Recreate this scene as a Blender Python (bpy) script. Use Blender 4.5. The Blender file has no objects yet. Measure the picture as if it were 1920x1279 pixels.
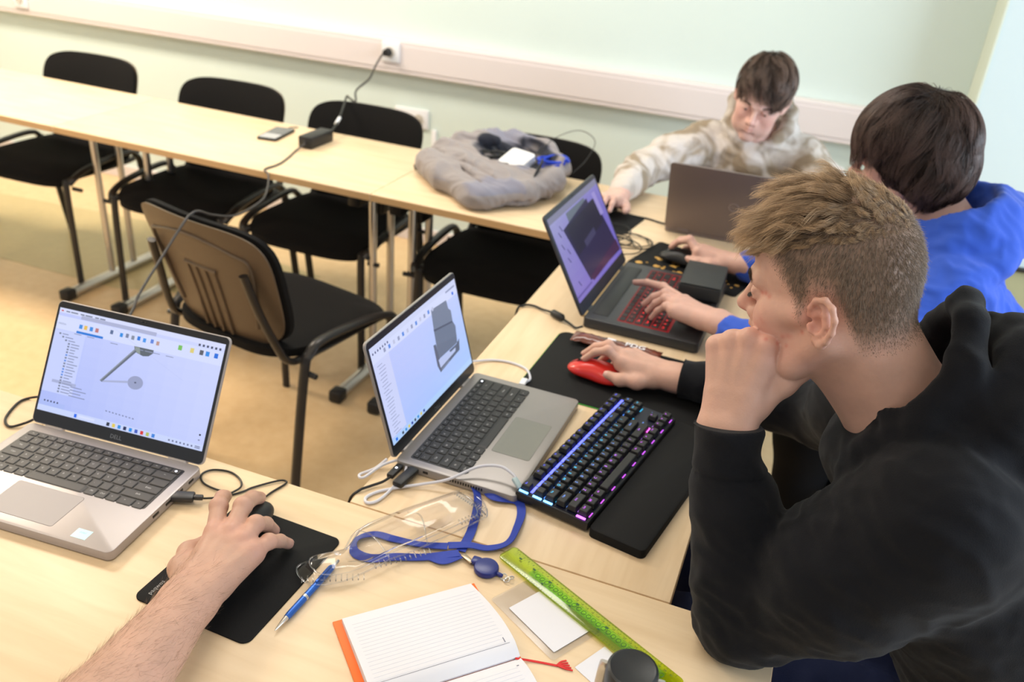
import bpy, bmesh, math, random
import numpy as np
from mathutils import Vector, Matrix, Euler
try:
    import openvdb
except ImportError:
    import pyopenvdb as openvdb
random.seed(7)
RNG = np.random.default_rng(7)
SC = bpy.context.scene
COL = SC.collection
PI = math.pi
TZ = 0.74            # height of every table top above the floor
def rad(a): return a * PI / 180

# ------------------------------------------------------------------ camera, world, lamps
FWD = Vector((-0.27967002, 0.83616049, -0.47182657))
RIGHT = Vector((0.93276064, 0.3530664, 0.07281276))
UP = Vector((-0.22746926, 0.41973771, 0.87867968))
cam_data = bpy.data.cameras.new('camera')
cam = bpy.data.objects.new('camera', cam_data); COL.objects.link(cam)
cam.matrix_world = Matrix(((RIGHT.x, UP.x, -FWD.x, 0), (RIGHT.y, UP.y, -FWD.y, 0), (RIGHT.z, UP.z, -FWD.z, TZ + 0.8687), (0, 0, 0, 1)))
cam_data.sensor_width = 36.0
cam_data.lens = 36.0 * 1641.03 / 1920.0
cam_data.clip_start = 0.05
cam_data.dof.use_dof = True
cam_data.dof.focus_distance = 1.08
cam_data.dof.aperture_fstop = 5.0
SC.camera = cam
SC.view_settings.view_transform = 'Standard'
SC.view_settings.look = 'None'
SC.view_settings.gamma = 1.0
SC.view_settings.use_curve_mapping = False
SC.view_settings.exposure = 0.32
SC.cycles.max_bounces = 8
SC.cycles.transparent_max_bounces = 16
SC.cycles.use_denoising = True
SC.cycles.sample_clamp_indirect = 6.0

world = bpy.data.worlds.new('world'); SC.world = world
world.use_nodes = True
world.node_tree.nodes['Background'].inputs[0].default_value = (0.82, 0.91, 1.0, 1)
world.node_tree.nodes['Background'].inputs[1].default_value = 0.50

def area(name, loc, size, sy, power, col, aim):
    d = bpy.data.lights.new(name, 'AREA'); d.shape = 'RECTANGLE'; d.size = size; d.size_y = sy
    d.energy = power; d.color = col
    o = bpy.data.objects.new(name, d); COL.objects.link(o); o.location = loc
    o.rotation_euler = (Vector(aim) - Vector(loc)).to_track_quat('-Z', 'Y').to_euler()
    return o
WARM = (1.0, 0.86, 0.70); COOL = (0.74, 0.87, 1.0)
area('ceiling_lamp_light', (-3.6, 2.3, 2.72), 1.2, 0.6, 78, WARM, (-3.6, 2.3, 0))
area('ceiling_lamp_light', (-1.2, 2.3, 2.72), 1.2, 0.6, 22, (1, .95, .88), (-1.2, 2.3, 0))
area('ceiling_lamp_light', (-2.9, 0.2, 2.72), 1.2, 0.6, 24, WARM, (-2.9, 0.2, 0))
area('ceiling_lamp_light', (-0.6, 0.1, 2.72), 1.2, 0.6, 7, (1, .93, .84), (-0.6, 0.1, 0))
area('window_daylight', (3.6, 1.2, 1.75), 3.0, 1.5, 135, COOL, (-0.4, 3.0, 1.1))

# ------------------------------------------------------------------ materials
def new_mat(name):
    m = bpy.data.materials.new(name); m.use_nodes = True
    return m, m.node_tree.nodes, m.node_tree.links, m.node_tree.nodes['Principled BSDF']
def srgb(r, g, b):
    f = lambda c: (c / 255 / 12.92) if c / 255 <= .04045 else ((c / 255 + .055) / 1.055) ** 2.4
    return (f(r), f(g), f(b), 1)
def mat(name, col, rough=0.5, metal=0.0, noise=0.0, scale=20, bump=0.0, bscale=200, coat=0.0, spec=0.5, stretch=(1, 1, 1), sheen=0.0, emis=None, estr=0.0, trans=0.0, ior=1.45, sss=0.0, alpha=1.0, attr=None):
    m, N, L, B = new_mat(name)
    B.inputs['Base Color'].default_value = col
    B.inputs['Roughness'].default_value = rough
    B.inputs['Metallic'].default_value = metal
    B.inputs['Specular IOR Level'].default_value = spec
    B.inputs['Coat Weight'].default_value = coat
    B.inputs['IOR'].default_value = ior
    B.inputs['Transmission Weight'].default_value = trans
    B.inputs['Alpha'].default_value = alpha
    if sheen:
        B.inputs['Sheen Weight'].default_value = sheen; B.inputs['Sheen Roughness'].default_value = .5
    if sss:
        B.inputs['Subsurface Weight'].default_value = sss
        B.inputs['Subsurface Radius'].default_value = (1.0, .35, .2)
        B.inputs['Subsurface Scale'].default_value = 0.006
    if emis is not None:
        B.inputs['Emission Color'].default_value = emis; B.inputs['Emission Strength'].default_value = estr
    tc = N.new('ShaderNodeTexCoord'); mp = N.new('ShaderNodeMapping'); mp.inputs['Scale'].default_value = stretch
    L.new(tc.outputs['Object'], mp.inputs[0])
    src = None
    if attr:
        a = N.new('ShaderNodeAttribute'); a.attribute_name = attr; src = a.outputs['Color']
        L.new(src, B.inputs['Base Color'])
    if noise:
        n = N.new('ShaderNodeTexNoise'); n.inputs['Scale'].default_value = scale; n.inputs['Detail'].default_value = 5
        L.new(mp.outputs[0], n.inputs['Vector'])
        r = N.new('ShaderNodeMapRange'); r.inputs['From Min'].default_value = .3; r.inputs['From Max'].default_value = .7
        r.inputs['To Min'].default_value = 1 - noise; r.inputs['To Max'].default_value = 1 + noise
        L.new(n.outputs[0], r.inputs[0])
        mx = N.new('ShaderNodeVectorMath'); mx.operation = 'SCALE'
        if src is not None: L.new(src, mx.inputs[0])
        else: mx.inputs[0].default_value = col[:3]
        L.new(r.outputs[0], mx.inputs['Scale']); L.new(mx.outputs[0], B.inputs['Base Color'])
    if bump:
        n2 = N.new('ShaderNodeTexNoise'); n2.inputs['Scale'].default_value = bscale; n2.inputs['Detail'].default_value = 4
        L.new(mp.outputs[0], n2.inputs['Vector'])
        b = N.new('ShaderNodeBump'); b.inputs['Strength'].default_value = bump; b.inputs['Distance'].default_value = 0.001
        L.new(n2.outputs[0], b.inputs['Height']); L.new(b.outputs[0], B.inputs['Normal'])
    return m
def clear_mat(name, tint, gloss=.5, alpha_min=.06):
    m, N, L, B = new_mat(name)
    N.remove(B)
    t = N.new('ShaderNodeBsdfTransparent'); t.inputs[0].default_value = tint
    g = N.new('ShaderNodeBsdfGlossy'); g.inputs['Roughness'].default_value = .12
    lw = N.new('ShaderNodeLayerWeight'); lw.inputs[0].default_value = gloss
    r = N.new('ShaderNodeMapRange'); r.inputs['To Min'].default_value = alpha_min; r.inputs['To Max'].default_value = .8
    L.new(lw.outputs['Fresnel'], r.inputs[0])
    mx = N.new('ShaderNodeMixShader'); L.new(r.outputs[0], mx.inputs[0]); L.new(t.outputs[0], mx.inputs[1]); L.new(g.outputs[0], mx.inputs[2])
    L.new(mx.outputs[0], N['Material Output'].inputs[0])
    return m
def emit_attr(name, strength):
    m, N, L, B = new_mat(name)
    a = N.new('ShaderNodeAttribute'); a.attribute_name = 'Col'
    B.inputs['Base Color'].default_value = (.01, .01, .012, 1); B.inputs['Roughness'].default_value = .25
    L.new(a.outputs['Color'], B.inputs['Emission Color']); B.inputs['Emission Strength'].default_value = strength
    return m

# wood laminate with faint streaks
def wood_mat():
    m, N, L, B = new_mat('birch_laminate')
    tc = N.new('ShaderNodeTexCoord'); mp = N.new('ShaderNodeMapping'); mp.inputs['Scale'].default_value = (1.5, 14, 14)
    L.new(tc.outputs['Object'], mp.inputs[0])
    n = N.new('ShaderNodeTexNoise'); n.inputs['Scale'].default_value = 3; n.inputs['Detail'].default_value = 8; n.inputs['Distortion'].default_value = .6
    L.new(mp.outputs[0], n.inputs['Vector'])
    n3 = N.new('ShaderNodeTexNoise'); n3.inputs['Scale'].default_value = 2.2; n3.inputs['Detail'].default_value = 3
    L.new(tc.outputs['Object'], n3.inputs['Vector'])
    r = N.new('ShaderNodeValToRGB')
    r.color_ramp.elements[0].position = .3; r.color_ramp.elements[0].color = srgb(216, 188, 150)
    r.color_ramp.elements[1].position = .7; r.color_ramp.elements[1].color = srgb(234, 210, 176)
    mx = N.new('ShaderNodeMix'); mx.inputs[0].default_value = .35
    L.new(n.outputs[0], mx.inputs[2]); L.new(n3.outputs[0], mx.inputs[3]); L.new(mx.outputs[0], r.inputs[0])
    L.new(r.outputs[0], B.inputs['Base Color'])
    B.inputs['Roughness'].default_value = .42; B.inputs['Specular IOR Level'].default_value = .45
    return m
M = {}
M['wood'] = wood_mat()
M['wood_edge'] = mat('laminate_edge_band', srgb(205, 168, 122), .5)
M['wall'] = mat('mint_wall_paint', srgb(214, 227, 221), .75, noise=.01, scale=3)
M['wall2'] = mat('wall_paint_dimmed', srgb(206, 221, 223), .75)  # same wall paint, its colour lowered to offset the near window light
M['strip'] = mat('pale_green_reveal', srgb(214, 221, 206), .75)  # side face of the projection, set greener than its front
M['dado'] = mat('olive_lower_wall_panel', srgb(165, 165, 130), .6)
M['trunk'] = mat('off_white_trunking_plastic', srgb(226, 216, 214), .45)
M['ceil'] = mat('white_ceiling_paint', srgb(235, 235, 230), .9)
M['white_pl'] = mat('white_plastic', srgb(235, 235, 238), .35)
M['black_pl'] = mat('black_plastic', (.012, .012, .013, 1), .45)
M['black_soft'] = mat('soft_black_rubber', (.006, .006, .0065, 1), .75, bump=.3, bscale=900, spec=.25)
M['dark_grey'] = mat('dark_grey_plastic', (.035, .035, .038, 1), .4)
M['chrome'] = mat('satin_steel', (.62, .60, .57, 1), .28, metal=.9)
M['fabric'] = mat('black_chair_fabric', (.006, .0055, .0055, 1), .95, sheen=.02, spec=.2, bump=.5, bscale=1200, noise=.15, scale=300)
M['shell'] = mat('brown_black_chair_shell', (.10, .066, .04, 1), .42, bump=.4, bscale=700)
M['frame'] = mat('black_powder_coated_tube', (.014, .012, .012, 1), .35)
M['silver'] = mat('warm_silver_laptop_case', srgb(176, 168, 166), .38, metal=.35)
M['grey_alu'] = mat('grey_laptop_case', srgb(150, 145, 142), .38, metal=.35)
M['bezel'] = mat('dark_bezel_glass', (.02, .02, .022, 1), .25)
M['key'] = mat('charcoal_key', (.055, .052, .052, 1), .5)
M['key_dark'] = mat('black_key', (.02, .02, .021, 1), .5)
M['legend'] = mat('pale_key_legend', (.55, .55, .55, 1), .5)
M['touch'] = mat('grey_touchpad', srgb(166, 158, 156), .5)
M['touch_g'] = mat('green_grey_touchpad', srgb(132, 132, 124), .3)
M['screen'] = emit_attr('lit_screen', 0.80)
M['red'] = mat('red_mouse_shell', (.62, .022, .016, 1), .32, coat=.2)
M['blue_pl'] = mat('blue_metallic_pen', (.03, .12, .48, 1), .3, metal=.5)
M['blue_rib'] = mat('blue_ribbon', (.018, .045, .36, 1), .6, bump=.4, bscale=900)
M['blue_reel'] = mat('dark_blue_reel', (.012, .022, .17, 1), .3)
M['paper'] = mat('white_paper', srgb(222, 221, 227), .85)
M['orange'] = mat('orange_cover', srgb(240, 110, 30), .5)
M['red_rib'] = mat('red_ribbon', (.62, .02, .02, 1), .6)
M['line'] = mat('pale_printed_line', srgb(205, 208, 222), .8)
M['line2'] = mat('grey_printed_line', srgb(120, 122, 140), .8)
M['clear'] = clear_mat('clear_plastic', (.95, .955, .97, 1), .22, .03)
M['lime'] = clear_mat('lime_clear_plastic', (.86, .96, .22, 1), .3, .04)
M['lime_ink'] = mat('dark_green_ink', (.03, .10, .03, 1), .6)
M['green_print'] = clear_mat('green_printed_band', (.80, .99, .62, 1), .2, .03)
M['white_cable'] = mat('white_cable', srgb(215, 215, 225), .4)
M['black_cable'] = mat('black_cable', (.012, .012, .012, 1), .45)
M['choc'] = mat('brown_wrapper', (.13, .032, .018, 1), .25, coat=.4, noise=.5, scale=40)
M['grey_bag'] = mat('grey_bag_cloth', srgb(140, 133, 134), .9, bump=.6, bscale=700, sheen=.1, attr='Col')
M['bag_lining'] = mat('blue_grey_bag_lining', srgb(110, 116, 146), .8)
M['blue_cord'] = mat('bright_blue_cord', (.01, .05, .55, 1), .5)
M['thermo'] = mat('dark_grey_bottle', (.022, .024, .026, 1), .35, metal=.3, bump=.15, bscale=800)
M['key_blk'] = mat('black_keycap', (.012, .012, .013, 1), .5)
M['skin'] = mat('skin', (.6, .36, .27, 1), .48, sss=.12, bump=.25, bscale=350, attr='Col', spec=.4)
M['eye'] = mat('eye_white', (.7, .68, .66, 1), .2)
M['iris'] = mat('dark_iris', (.03, .04, .05, 1), .15)
M['nail'] = mat('fingernail', (.66, .40, .33, 1), .3)
M['hood_black'] = mat('black_hoodie_cotton', (.0040, .0044, .0068, 1), .9, bump=.5, bscale=900, sheen=.06, spec=.25)
M['hood_blue'] = mat('royal_blue_hoodie_cotton', (.022, .085, .52, 1), .85, bump=.4, bscale=800, sheen=.15)
M['jeans'] = mat('dark_navy_denim', (.007, .012, .045, 1), .85, spec=.25, bump=.4, bscale=900)
M['trousers'] = mat('black_trousers', (.004, .004, .005, 1), .9, spec=.2)
M['shoe'] = mat('dark_shoe', (.02, .02, .022, 1), .6)
def hair_mat(name, attr=True):
    m, N, L, B = new_mat(name)
    a = N.new('ShaderNodeAttribute'); a.attribute_name = 'Col'
    L.new(a.outputs['Color'], B.inputs['Base Color'])
    B.inputs['Roughness'].default_value = .38; B.inputs['Specular IOR Level'].default_value = .35
    return m
M['hair'] = hair_mat('hair_strands')
M['hair_mass'] = hair_mat('hair_mass'); M['hair_mass'].node_tree.nodes['Principled BSDF'].inputs['Roughness'].default_value = .85; M['hair_mass'].node_tree.nodes['Principled BSDF'].inputs['Specular IOR Level'].default_value = .1
def beige_mat():
    m, N, L, B = new_mat('cream_and_tan_dyed_cotton')
    tc = N.new('ShaderNodeTexCoord')
    n = N.new('ShaderNodeTexNoise'); n.inputs['Scale'].default_value = 9; n.inputs['Detail'].default_value = 2; n.inputs['Distortion'].default_value = 1.2
    L.new(tc.outputs['Object'], n.inputs['Vector'])
    r = N.new('ShaderNodeValToRGB')
    r.color_ramp.elements[0].position = .40; r.color_ramp.elements[0].color = srgb(150, 134, 114)
    r.color_ramp.elements[1].position = .58; r.color_ramp.elements[1].color = srgb(204, 195, 188)
    L.new(n.outputs[0], r.inputs[0]); L.new(r.outputs[0], B.inputs['Base Color']); B.inputs['Roughness'].default_value = .9
    return m
M['hood_beige'] = beige_mat()
def floor_mat():
    m, N, L, B = new_mat('linoleum_floor')
    tc = N.new('ShaderNodeTexCoord')
    n = N.new('ShaderNodeTexNoise'); n.inputs['Scale'].default_value = 25; n.inputs['Detail'].default_value = 6
    L.new(tc.outputs['Object'], n.inputs['Vector'])
    n2 = N.new('ShaderNodeTexNoise'); n2.inputs['Scale'].default_value = 1.2
    L.new(tc.outputs['Object'], n2.inputs['Vector'])
    mx = N.new('ShaderNodeMix'); mx.inputs[0].default_value = .5; L.new(n.outputs[0], mx.inputs[2]); L.new(n2.outputs[0], mx.inputs[3])
    r = N.new('ShaderNodeValToRGB')
    r.color_ramp.elements[0].position = .35; r.color_ramp.elements[0].color = srgb(212, 178, 132)
    r.color_ramp.elements[1].position = .65; r.color_ramp.elements[1].color = srgb(226, 196, 152)
    L.new(mx.outputs[0], r.inputs[0]); L.new(r.outputs[0], B.inputs['Base Color'])
    B.inputs['Roughness'].default_value = .3; B.inputs['Specular IOR Level'].default_value = .5
    return m
M['floor'] = floor_mat()
M['olive_floor'] = mat('olive_linoleum', srgb(192, 172, 126), .3, noise=.04, scale=25)

# ------------------------------------------------------------------ mesh tools
class MB:
    def __init__(s): s.v = []; s.f = []; s.mi = []; s.c = []
    def add(s, v, f, mi=0, col=None):
        o = len(s.v); s.v += [tuple(p) for p in v]; s.f += [tuple(i + o for i in q) for q in f]
        s.mi += [mi] * len(f); s.c += [col or (1, 1, 1, 1)] * len(f)
    def box(s, c, sz, rot=None, mi=0, bev=0, seg=2, taper=None):
        bm = bmesh.new(); bmesh.ops.create_cube(bm, size=1)
        for v in bm.verts:
            v.co = Vector((v.co.x * sz[0], v.co.y * sz[1], v.co.z * sz[2]))
            if taper and v.co.z > 0: v.co.x *= taper[0]; v.co.y *= taper[1]
        if bev: bmesh.ops.bevel(bm, geom=list(bm.edges), offset=bev, segments=seg, profile=.5, affect='EDGES')
        s.bm(bm, c, rot, mi)
    def bm(s, bm, c=(0, 0, 0), rot=None, mi=0):
        R = rot.to_3x3() if rot is not None else Matrix.Identity(3); c = Vector(c)
        bm.verts.index_update()
        s.add([R @ v.co + c for v in bm.verts], [[v.index for v in f.verts] for f in bm.faces], mi); bm.free()
    def tube(s, pts, r, n=10, mi=0, cyc=False, smooth=0, squash=None, up=None):
        P = [Vector(p) for p in pts]
        if smooth: P = catmull(P, smooth, cyc)
        m = len(P); R = r if hasattr(r, '__len__') else None
        V = []; F = []; prev = None
        for i, p in enumerate(P):
            a = P[(i - 1) % m] if (cyc or i > 0) else p; b = P[(i + 1) % m] if (cyc or i < m - 1) else p
            t = (b - a).normalized()
            if prev is None:
                u0 = Vector(up) if up else (Vector((0, 0, 1)) if abs(t.z) < .9 else Vector((1, 0, 0)))
            else: u0 = prev
            u = (u0 - t * u0.dot(t)); u = u.normalized() if u.length > 1e-6 else t.orthogonal().normalized()
            prev = u; w = t.cross(u)
            rr = (np.interp(i / (m - 1), np.linspace(0, 1, len(R)), R)) if R is not None else r
            su, sw = squash or (1, 1)
            for k in range(n):
                th = 2 * PI * k / n
                V.append(p + (u * math.cos(th) * su + w * math.sin(th) * sw) * rr)
        for i in range(m if cyc else m - 1):
            j = (i + 1) % m
            for k in range(n): F.append((i * n + k, i * n + (k + 1) % n, j * n + (k + 1) % n, j * n + k))
        if not cyc: F.append(tuple(range(n))[::-1]); F.append(tuple(range((m - 1) * n, m * n)))
        s.add(V, F, mi)
    def lathe(s, prof, n=32, c=(0, 0, 0), mi=0):
        V = []; F = []
        for (r, z) in prof:
            for k in range(n): V.append((c[0] + r * math.cos(2 * PI * k / n), c[1] + r * math.sin(2 * PI * k / n), c[2] + z))
        for i in range(len(prof) - 1):
            for k in range(n): F.append((i * n + k, i * n + (k + 1) % n, (i + 1) * n + (k + 1) % n, (i + 1) * n + k))
        F.append(tuple(range(n))[::-1]); F.append(tuple(range((len(prof) - 1) * n, len(prof) * n)))
        s.add(V, F, mi)
    def prism(s, poly, z0, z1, mi=0, bev=0):
        bm = bmesh.new()
        vs = [bm.verts.new((p[0], p[1], z0)) for p in poly]; f = bm.faces.new(vs)
        r = bmesh.ops.extrude_face_region(bm, geom=[f])
        for g in r['geom']:
            if isinstance(g, bmesh.types.BMVert): g.co.z = z1
        bmesh.ops.recalc_face_normals(bm, faces=bm.faces)
        if bev:
            es = [e for e in bm.edges if abs(e.verts[0].co.z - z1) < 1e-7 and abs(e.verts[1].co.z - z1) < 1e-7]
            bmesh.ops.bevel(bm, geom=es, offset=bev, segments=2, profile=.5, affect='EDGES')
        s.bm(bm, mi=mi)
    def quad(s, pts, mi=0, col=None): s.add(pts, [tuple(range(len(pts)))], mi, col)
    def ribbon(s, pts, w, th=.0008, mi=0, smooth=6, twist=None):
        P = catmull([Vector(p) for p in pts], smooth, False); m = len(P); V = []; F = []
        for i, p in enumerate(P):
            t = (P[min(i + 1, m - 1)] - P[max(i - 1, 0)]).normalized()
            side = t.cross(Vector((0, 0, 1))).normalized()
            if twist:
                a = np.interp(i / (m - 1), np.linspace(0, 1, len(twist)), twist)
                side = Matrix.Rotation(a, 3, t) @ side
            nn = side.cross(t).normalized()
            for (a, b) in ((-1, 0), (1, 0), (1, 1), (-1, 1)): V.append(p + side * a * w / 2 + nn * b * th)
        for i in range(m - 1):
            for k in range(4): F.append((i * 4 + k, i * 4 + (k + 1) % 4, i * 4 + 4 + (k + 1) % 4, i * 4 + 4 + k))
        F.append((0, 1, 2, 3)); F.append(tuple(range((m - 1) * 4, m * 4))[::-1]); s.add(V, F, mi)
    def mesh(s, name, mats, smooth=True, colors=False, angle=40):
        me = bpy.data.meshes.new(name); me.from_pydata(s.v, [], s.f); me.update()
        for m_ in (mats if isinstance(mats, (list, tuple)) else [mats]): me.materials.append(m_)
        me.polygons.foreach_set('material_index', s.mi)
        if colors:
            a = me.color_attributes.new('Col', 'FLOAT_COLOR', 'CORNER')
            arr = []
            for p, c in zip(me.polygons, s.c): arr += list(c) * p.loop_total
            a.data.foreach_set('color', arr)
        bm = bmesh.new(); bm.from_mesh(me)
        if not colors: bmesh.ops.recalc_face_normals(bm, faces=bm.faces)
        if smooth:
            for f in bm.faces: f.smooth = True
            lim = rad(angle)
            for e in bm.edges:
                if len(e.link_faces) != 2 or e.calc_face_angle(0) > lim: e.smooth = False
        bm.to_mesh(me); bm.free()
        return me
def catmull(P, n, cyc=False):
    out = []; m = len(P)
    for i in range(m if cyc else m - 1):
        p1, p2 = P[i], P[(i + 1) % m]
        p0 = P[(i - 1) % m] if (cyc or i > 0) else p1 + (p1 - p2)
        p3 = P[(i + 2) % m] if (cyc or i < m - 2) else p2 + (p2 - p1)
        for k in range(n):
            t = k / n; t2 = t * t; t3 = t2 * t
            out.append(.5 * ((2 * p1) + (p2 - p0) * t + (2 * p0 - 5 * p1 + 4 * p2 - p3) * t2 + (3 * p1 - p0 - 3 * p2 + p3) * t3))
    if not cyc: out.append(P[-1])
    return out
def rrect(w, h, r, n=5, c=(0, 0)):
    out = []
    for cx, cy, a in ((w / 2 - r, h / 2 - r, 0), (-w / 2 + r, h / 2 - r, 90), (-w / 2 + r, -h / 2 + r, 180), (w / 2 - r, -h / 2 + r, 270)):
        for k in range(n + 1):
            t = rad(a + 90 * k / n); out.append((c[0] + cx + r * math.cos(t), c[1] + cy + r * math.sin(t)))
    return out
def obj(name, mb, mats, parent=None, loc=None, rot=None, smooth=True, colors=False, angle=40, label=None):
    me = mb if isinstance(mb, bpy.types.Mesh) else mb.mesh(name, mats, smooth, colors, angle)
    o = bpy.data.objects.new(name, me); COL.objects.link(o)
    if parent: o.parent = parent
    if loc is not None: o.location = loc
    if rot is not None: o.rotation_euler = rot
    if label: o['label'] = label
    return o
def tag(o, label, cat, group=None):
    o['label'] = label; o['category'] = cat
    if group: o['group'] = group
    return o
def thing(name, label, cat, loc=(0, 0, 0), rz=0, group=None, rot=None):
    o = bpy.data.objects.new(name, None); COL.objects.link(o); o.empty_display_size = .05
    o.location = loc; o.rotation_euler = rot or (0, 0, rz)
    return tag(o, label, cat, group)
def struct(name, mb, m, smooth=False, **k):
    o = obj(name, mb, m, smooth=smooth, **k); o['kind'] = 'structure'; return o
def dup(root, loc=None, rz=None, label=None, group=None):
    def cp(o, par):
        c = o.copy(); COL.objects.link(c); c.parent = par
        for ch in kids.get(o.name, []): cp(ch, c)
        return c
    kids = {}
    for o in bpy.data.objects:
        if o.parent: kids.setdefault(o.parent.name, []).append(o)
    r = cp(root, None)
    if loc is not None: r.location = loc
    if rz is not None: r.rotation_euler = (0, 0, rz)
    if label: r['label'] = label
    if group: r['group'] = group
    return r
_glyph = {}
def text_geo(txt, size, bold=False):
    """flat filled outline of a string: vertices and faces, centred"""
    k = (txt, size)
    if k not in _glyph:
        cu = bpy.data.curves.new('lettering', 'FONT'); cu.body = txt; cu.size = size; cu.align_x = 'CENTER'; cu.align_y = 'CENTER'
        cu.resolution_u = 2
        if bold: cu.offset = size * .02
        ob = bpy.data.objects.new('lettering', cu)
        me = bpy.data.meshes.new_from_object(ob)
        V = [tuple(v.co) for v in me.vertices]; F = [tuple(p.vertices) for p in me.polygons]
        bpy.data.objects.remove(ob); bpy.data.curves.remove(cu); bpy.data.meshes.remove(me)
        _glyph[k] = (V, F)
    return _glyph[k]
def add_text(mb, txt, size, loc, mi=0, rz=0, M3=None, col=None, mirror=False, bold=False):
    V, F = text_geo(txt, size, bold); c, s_ = math.cos(rz), math.sin(rz); out = []
    for (x, y, z) in V:
        if mirror: x = -x
        p = Vector((c * x - s_ * y, s_ * x + c * y, 0))
        if M3 is not None: p = M3 @ p
        out.append((p.x + loc[0], p.y + loc[1], p.z + loc[2]))
    mb.add(out, F, mi, col)
# ------------------------------------------------------------------ the room
def slab(name, c, sz, m, **k):
    b = MB(); b.box(c, sz); return struct(name, b, m, **k)
slab('floor', (-1.5, 1.0, -.05), (9, 8, .1), M['floor'])
slab('ceiling', (-1.5, 1.0, 2.85), (9, 8, .1), M['ceil'])
slab('wall_back', (-1.5, 3.65, 1.4), (9, .1, 2.8), M['wall'])
slab('wall_left', (-5.95, 1.0, 1.4), (.1, 5.2, 2.8), M['wall'])
b = MB(); b.box((.45 + .75, 3.48, 1.65), (1.5, .25, 2.3)); struct('wall_right_projection', b, M['wall2'])
b = MB(); b.box((.452, 3.475, 1.65), (.006, .246, 2.3)); struct('trim_1', b, M['strip'])
b = MB(); b.box((.45 + .75, 3.475, .245), (1.5, .26, .49), bev=.004); struct('wall_lower_panel', b, M['dado'])
b = MB(); b.box((.45 + .75, 3.35, .496), (1.5, .04, .012)); struct('trim_2', b, M['black_pl'])
b = MB(); b.box((-2.7, 3.592, .035), (6.3, .016, .07), bev=.003); struct('baseboard_back', b, M['trunk'])
# olive inlay in the linoleum
b = MB(); b.prism([(-6, 1.75), (-3.2, 2.50), (-2.55, 2.50), (-2.2, 2.62), (-1.9, 3.0), (-2.9, 3.15), (-6, 2.9)], 0, .0012)
struct('floor_inlay', b, M['olive_floor'])
# cable trunking
b = MB(); b.box((-2.75, 3.57, TZ + .118), (6.35, .06, .142), bev=.006); b.box((-2.75, 3.538, TZ + .118), (6.35, .004, .10), bev=.001)
struct('trim_3', b, M['trunk'])

def socket(x, y, z, label, gang=1, cat='wall socket', group=None):
    t = thing('wall_socket', label, cat, (x, y, z))
    b = MB(); b.box((0, -.006, 0), (.082 * gang + .004, .012, .086), bev=.004); obj('plate', b, M['white_pl'], t)
    for k in range(gang):
        cx = (k - (gang - 1) / 2) * .08
        b = MB()
        bm = bmesh.new(); bmesh.ops.create_cone(bm, cap_ends=True, segments=28, radius1=.024, radius2=.021, depth=.008)
        b.bm(bm, (cx, -.013, 0), Matrix.Rotation(PI / 2, 4, 'X'))
        o = obj('socket_face', b, mat_cached('socket_well', srgb(196, 190, 180), .4), t)
        b = MB()
        for s in (-1, 1):
            bm = bmesh.new(); bmesh.ops.create_cone(bm, cap_ends=True, segments=10, radius1=.0028, radius2=.0028, depth=.002)
            b.bm(bm, (cx + s * .0095, -.0175, 0), Matrix.Rotation(PI / 2, 4, 'X'))
        obj('pin_hole', b, M['black_pl'], o)
    return t
_mc = {}
def mat_cached(name, *a, **k):
    if name not in _mc: _mc[name] = mat(name, *a, **k)
    return _mc[name]
socket(-1.845, 3.536, TZ + .138, 'white socket on the wall trunking with a black plug in it', 1)
socket(-1.77, 3.6, TZ - .150, 'white double wall socket below the trunking, above the third chair from the left', 2)
socket(-3.93, 3.536, TZ + .125, 'white socket on the trunking at the far left corner of the wall', 1)
b = MB(); b.box((-1.655, 3.594, TZ - .29), (.022, .012, .2), bev=.002)
tag(obj('cable_conduit', b, M['white_pl']), 'narrow white cable conduit running down from the double wall socket', 'conduit')

# ------------------------------------------------------------------ tables
def leg_frame(parent, x, yc, span=.6, col_off=.06):
    b = MB()
    b.tube([(x, yc - span / 2 + .02, -TZ + .022), (x, yc + span / 2 - .02, -TZ + .022)], .017, 12, squash=(1, 1.3))
    for s in (-1, 1): b.tube([(x, yc + s * col_off, -.06), (x, yc + s * col_off, -TZ + .03)], .0135, 12)
    l = obj('leg_frame', b, M['chrome'], parent)
    for s in (-1, 1):
        b = MB(); b.box((x, yc + s * (span / 2 - .005), -TZ + .022), (.046, .05, .042), bev=.008); obj('end_cap', b, M['black_pl'], l)
    b = MB(); b.box((x, yc, -.065), (.04, .36, .05), bev=.004); b.box((x, yc, -.10), (.05, .08, .12), bev=.01); obj('folding_bracket', b, M['black_pl'], l)
def table(cx, cy, L, W, rz, label, legs, group='birch topped folding tables'):
    t = thing('folding_table', label, 'table', (cx, cy, TZ), rz, group)
    b = MB(); b.box((0, 0, -.0115), (L, W, .023), bev=.0015); obj('tabletop', b, M['wood'], t)
    b = MB()
    for (c, s) in (((0, -W / 2 + .0002, -.0125), (L - .004, .0016, .0195)), ((0, W / 2 - .0002, -.0125), (L - .004, .0016, .0195)), ((L / 2 - .0002, 0, -.0125), (.0016, W - .004, .0195)), ((-L / 2 + .0002, 0, -.0125), (.0016, W - .004, .0195))):
        b.box(c, s)
    obj('edge_band', b, M['wood_edge'], t)
    b = MB()
    for s in (-1, 1): b.tube([(-L / 2 + .2, s * .13, -.042), (L / 2 - .2, s * .13, -.042)], .014, 8)
    obj('under_rail', b, M['frame'], t)
    for (x, y, sp, co) in legs: leg_frame(t, x, y, sp, co)
    return t
RZ = rad(-1.35)
def back_pt(s):   # point on the centre line of the back row, s along it from joint2
    return (-1.207 + s * math.cos(RZ), 2.447 + s * math.sin(RZ))
for (s, lab, lx) in ((-3.06, 'birch folding table at the far left end of the back row', (.5,)),
                     (-1.84, 'birch folding table in the back row carrying the phone and power adapter', (-.5, .50)),):
    pass
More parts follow.
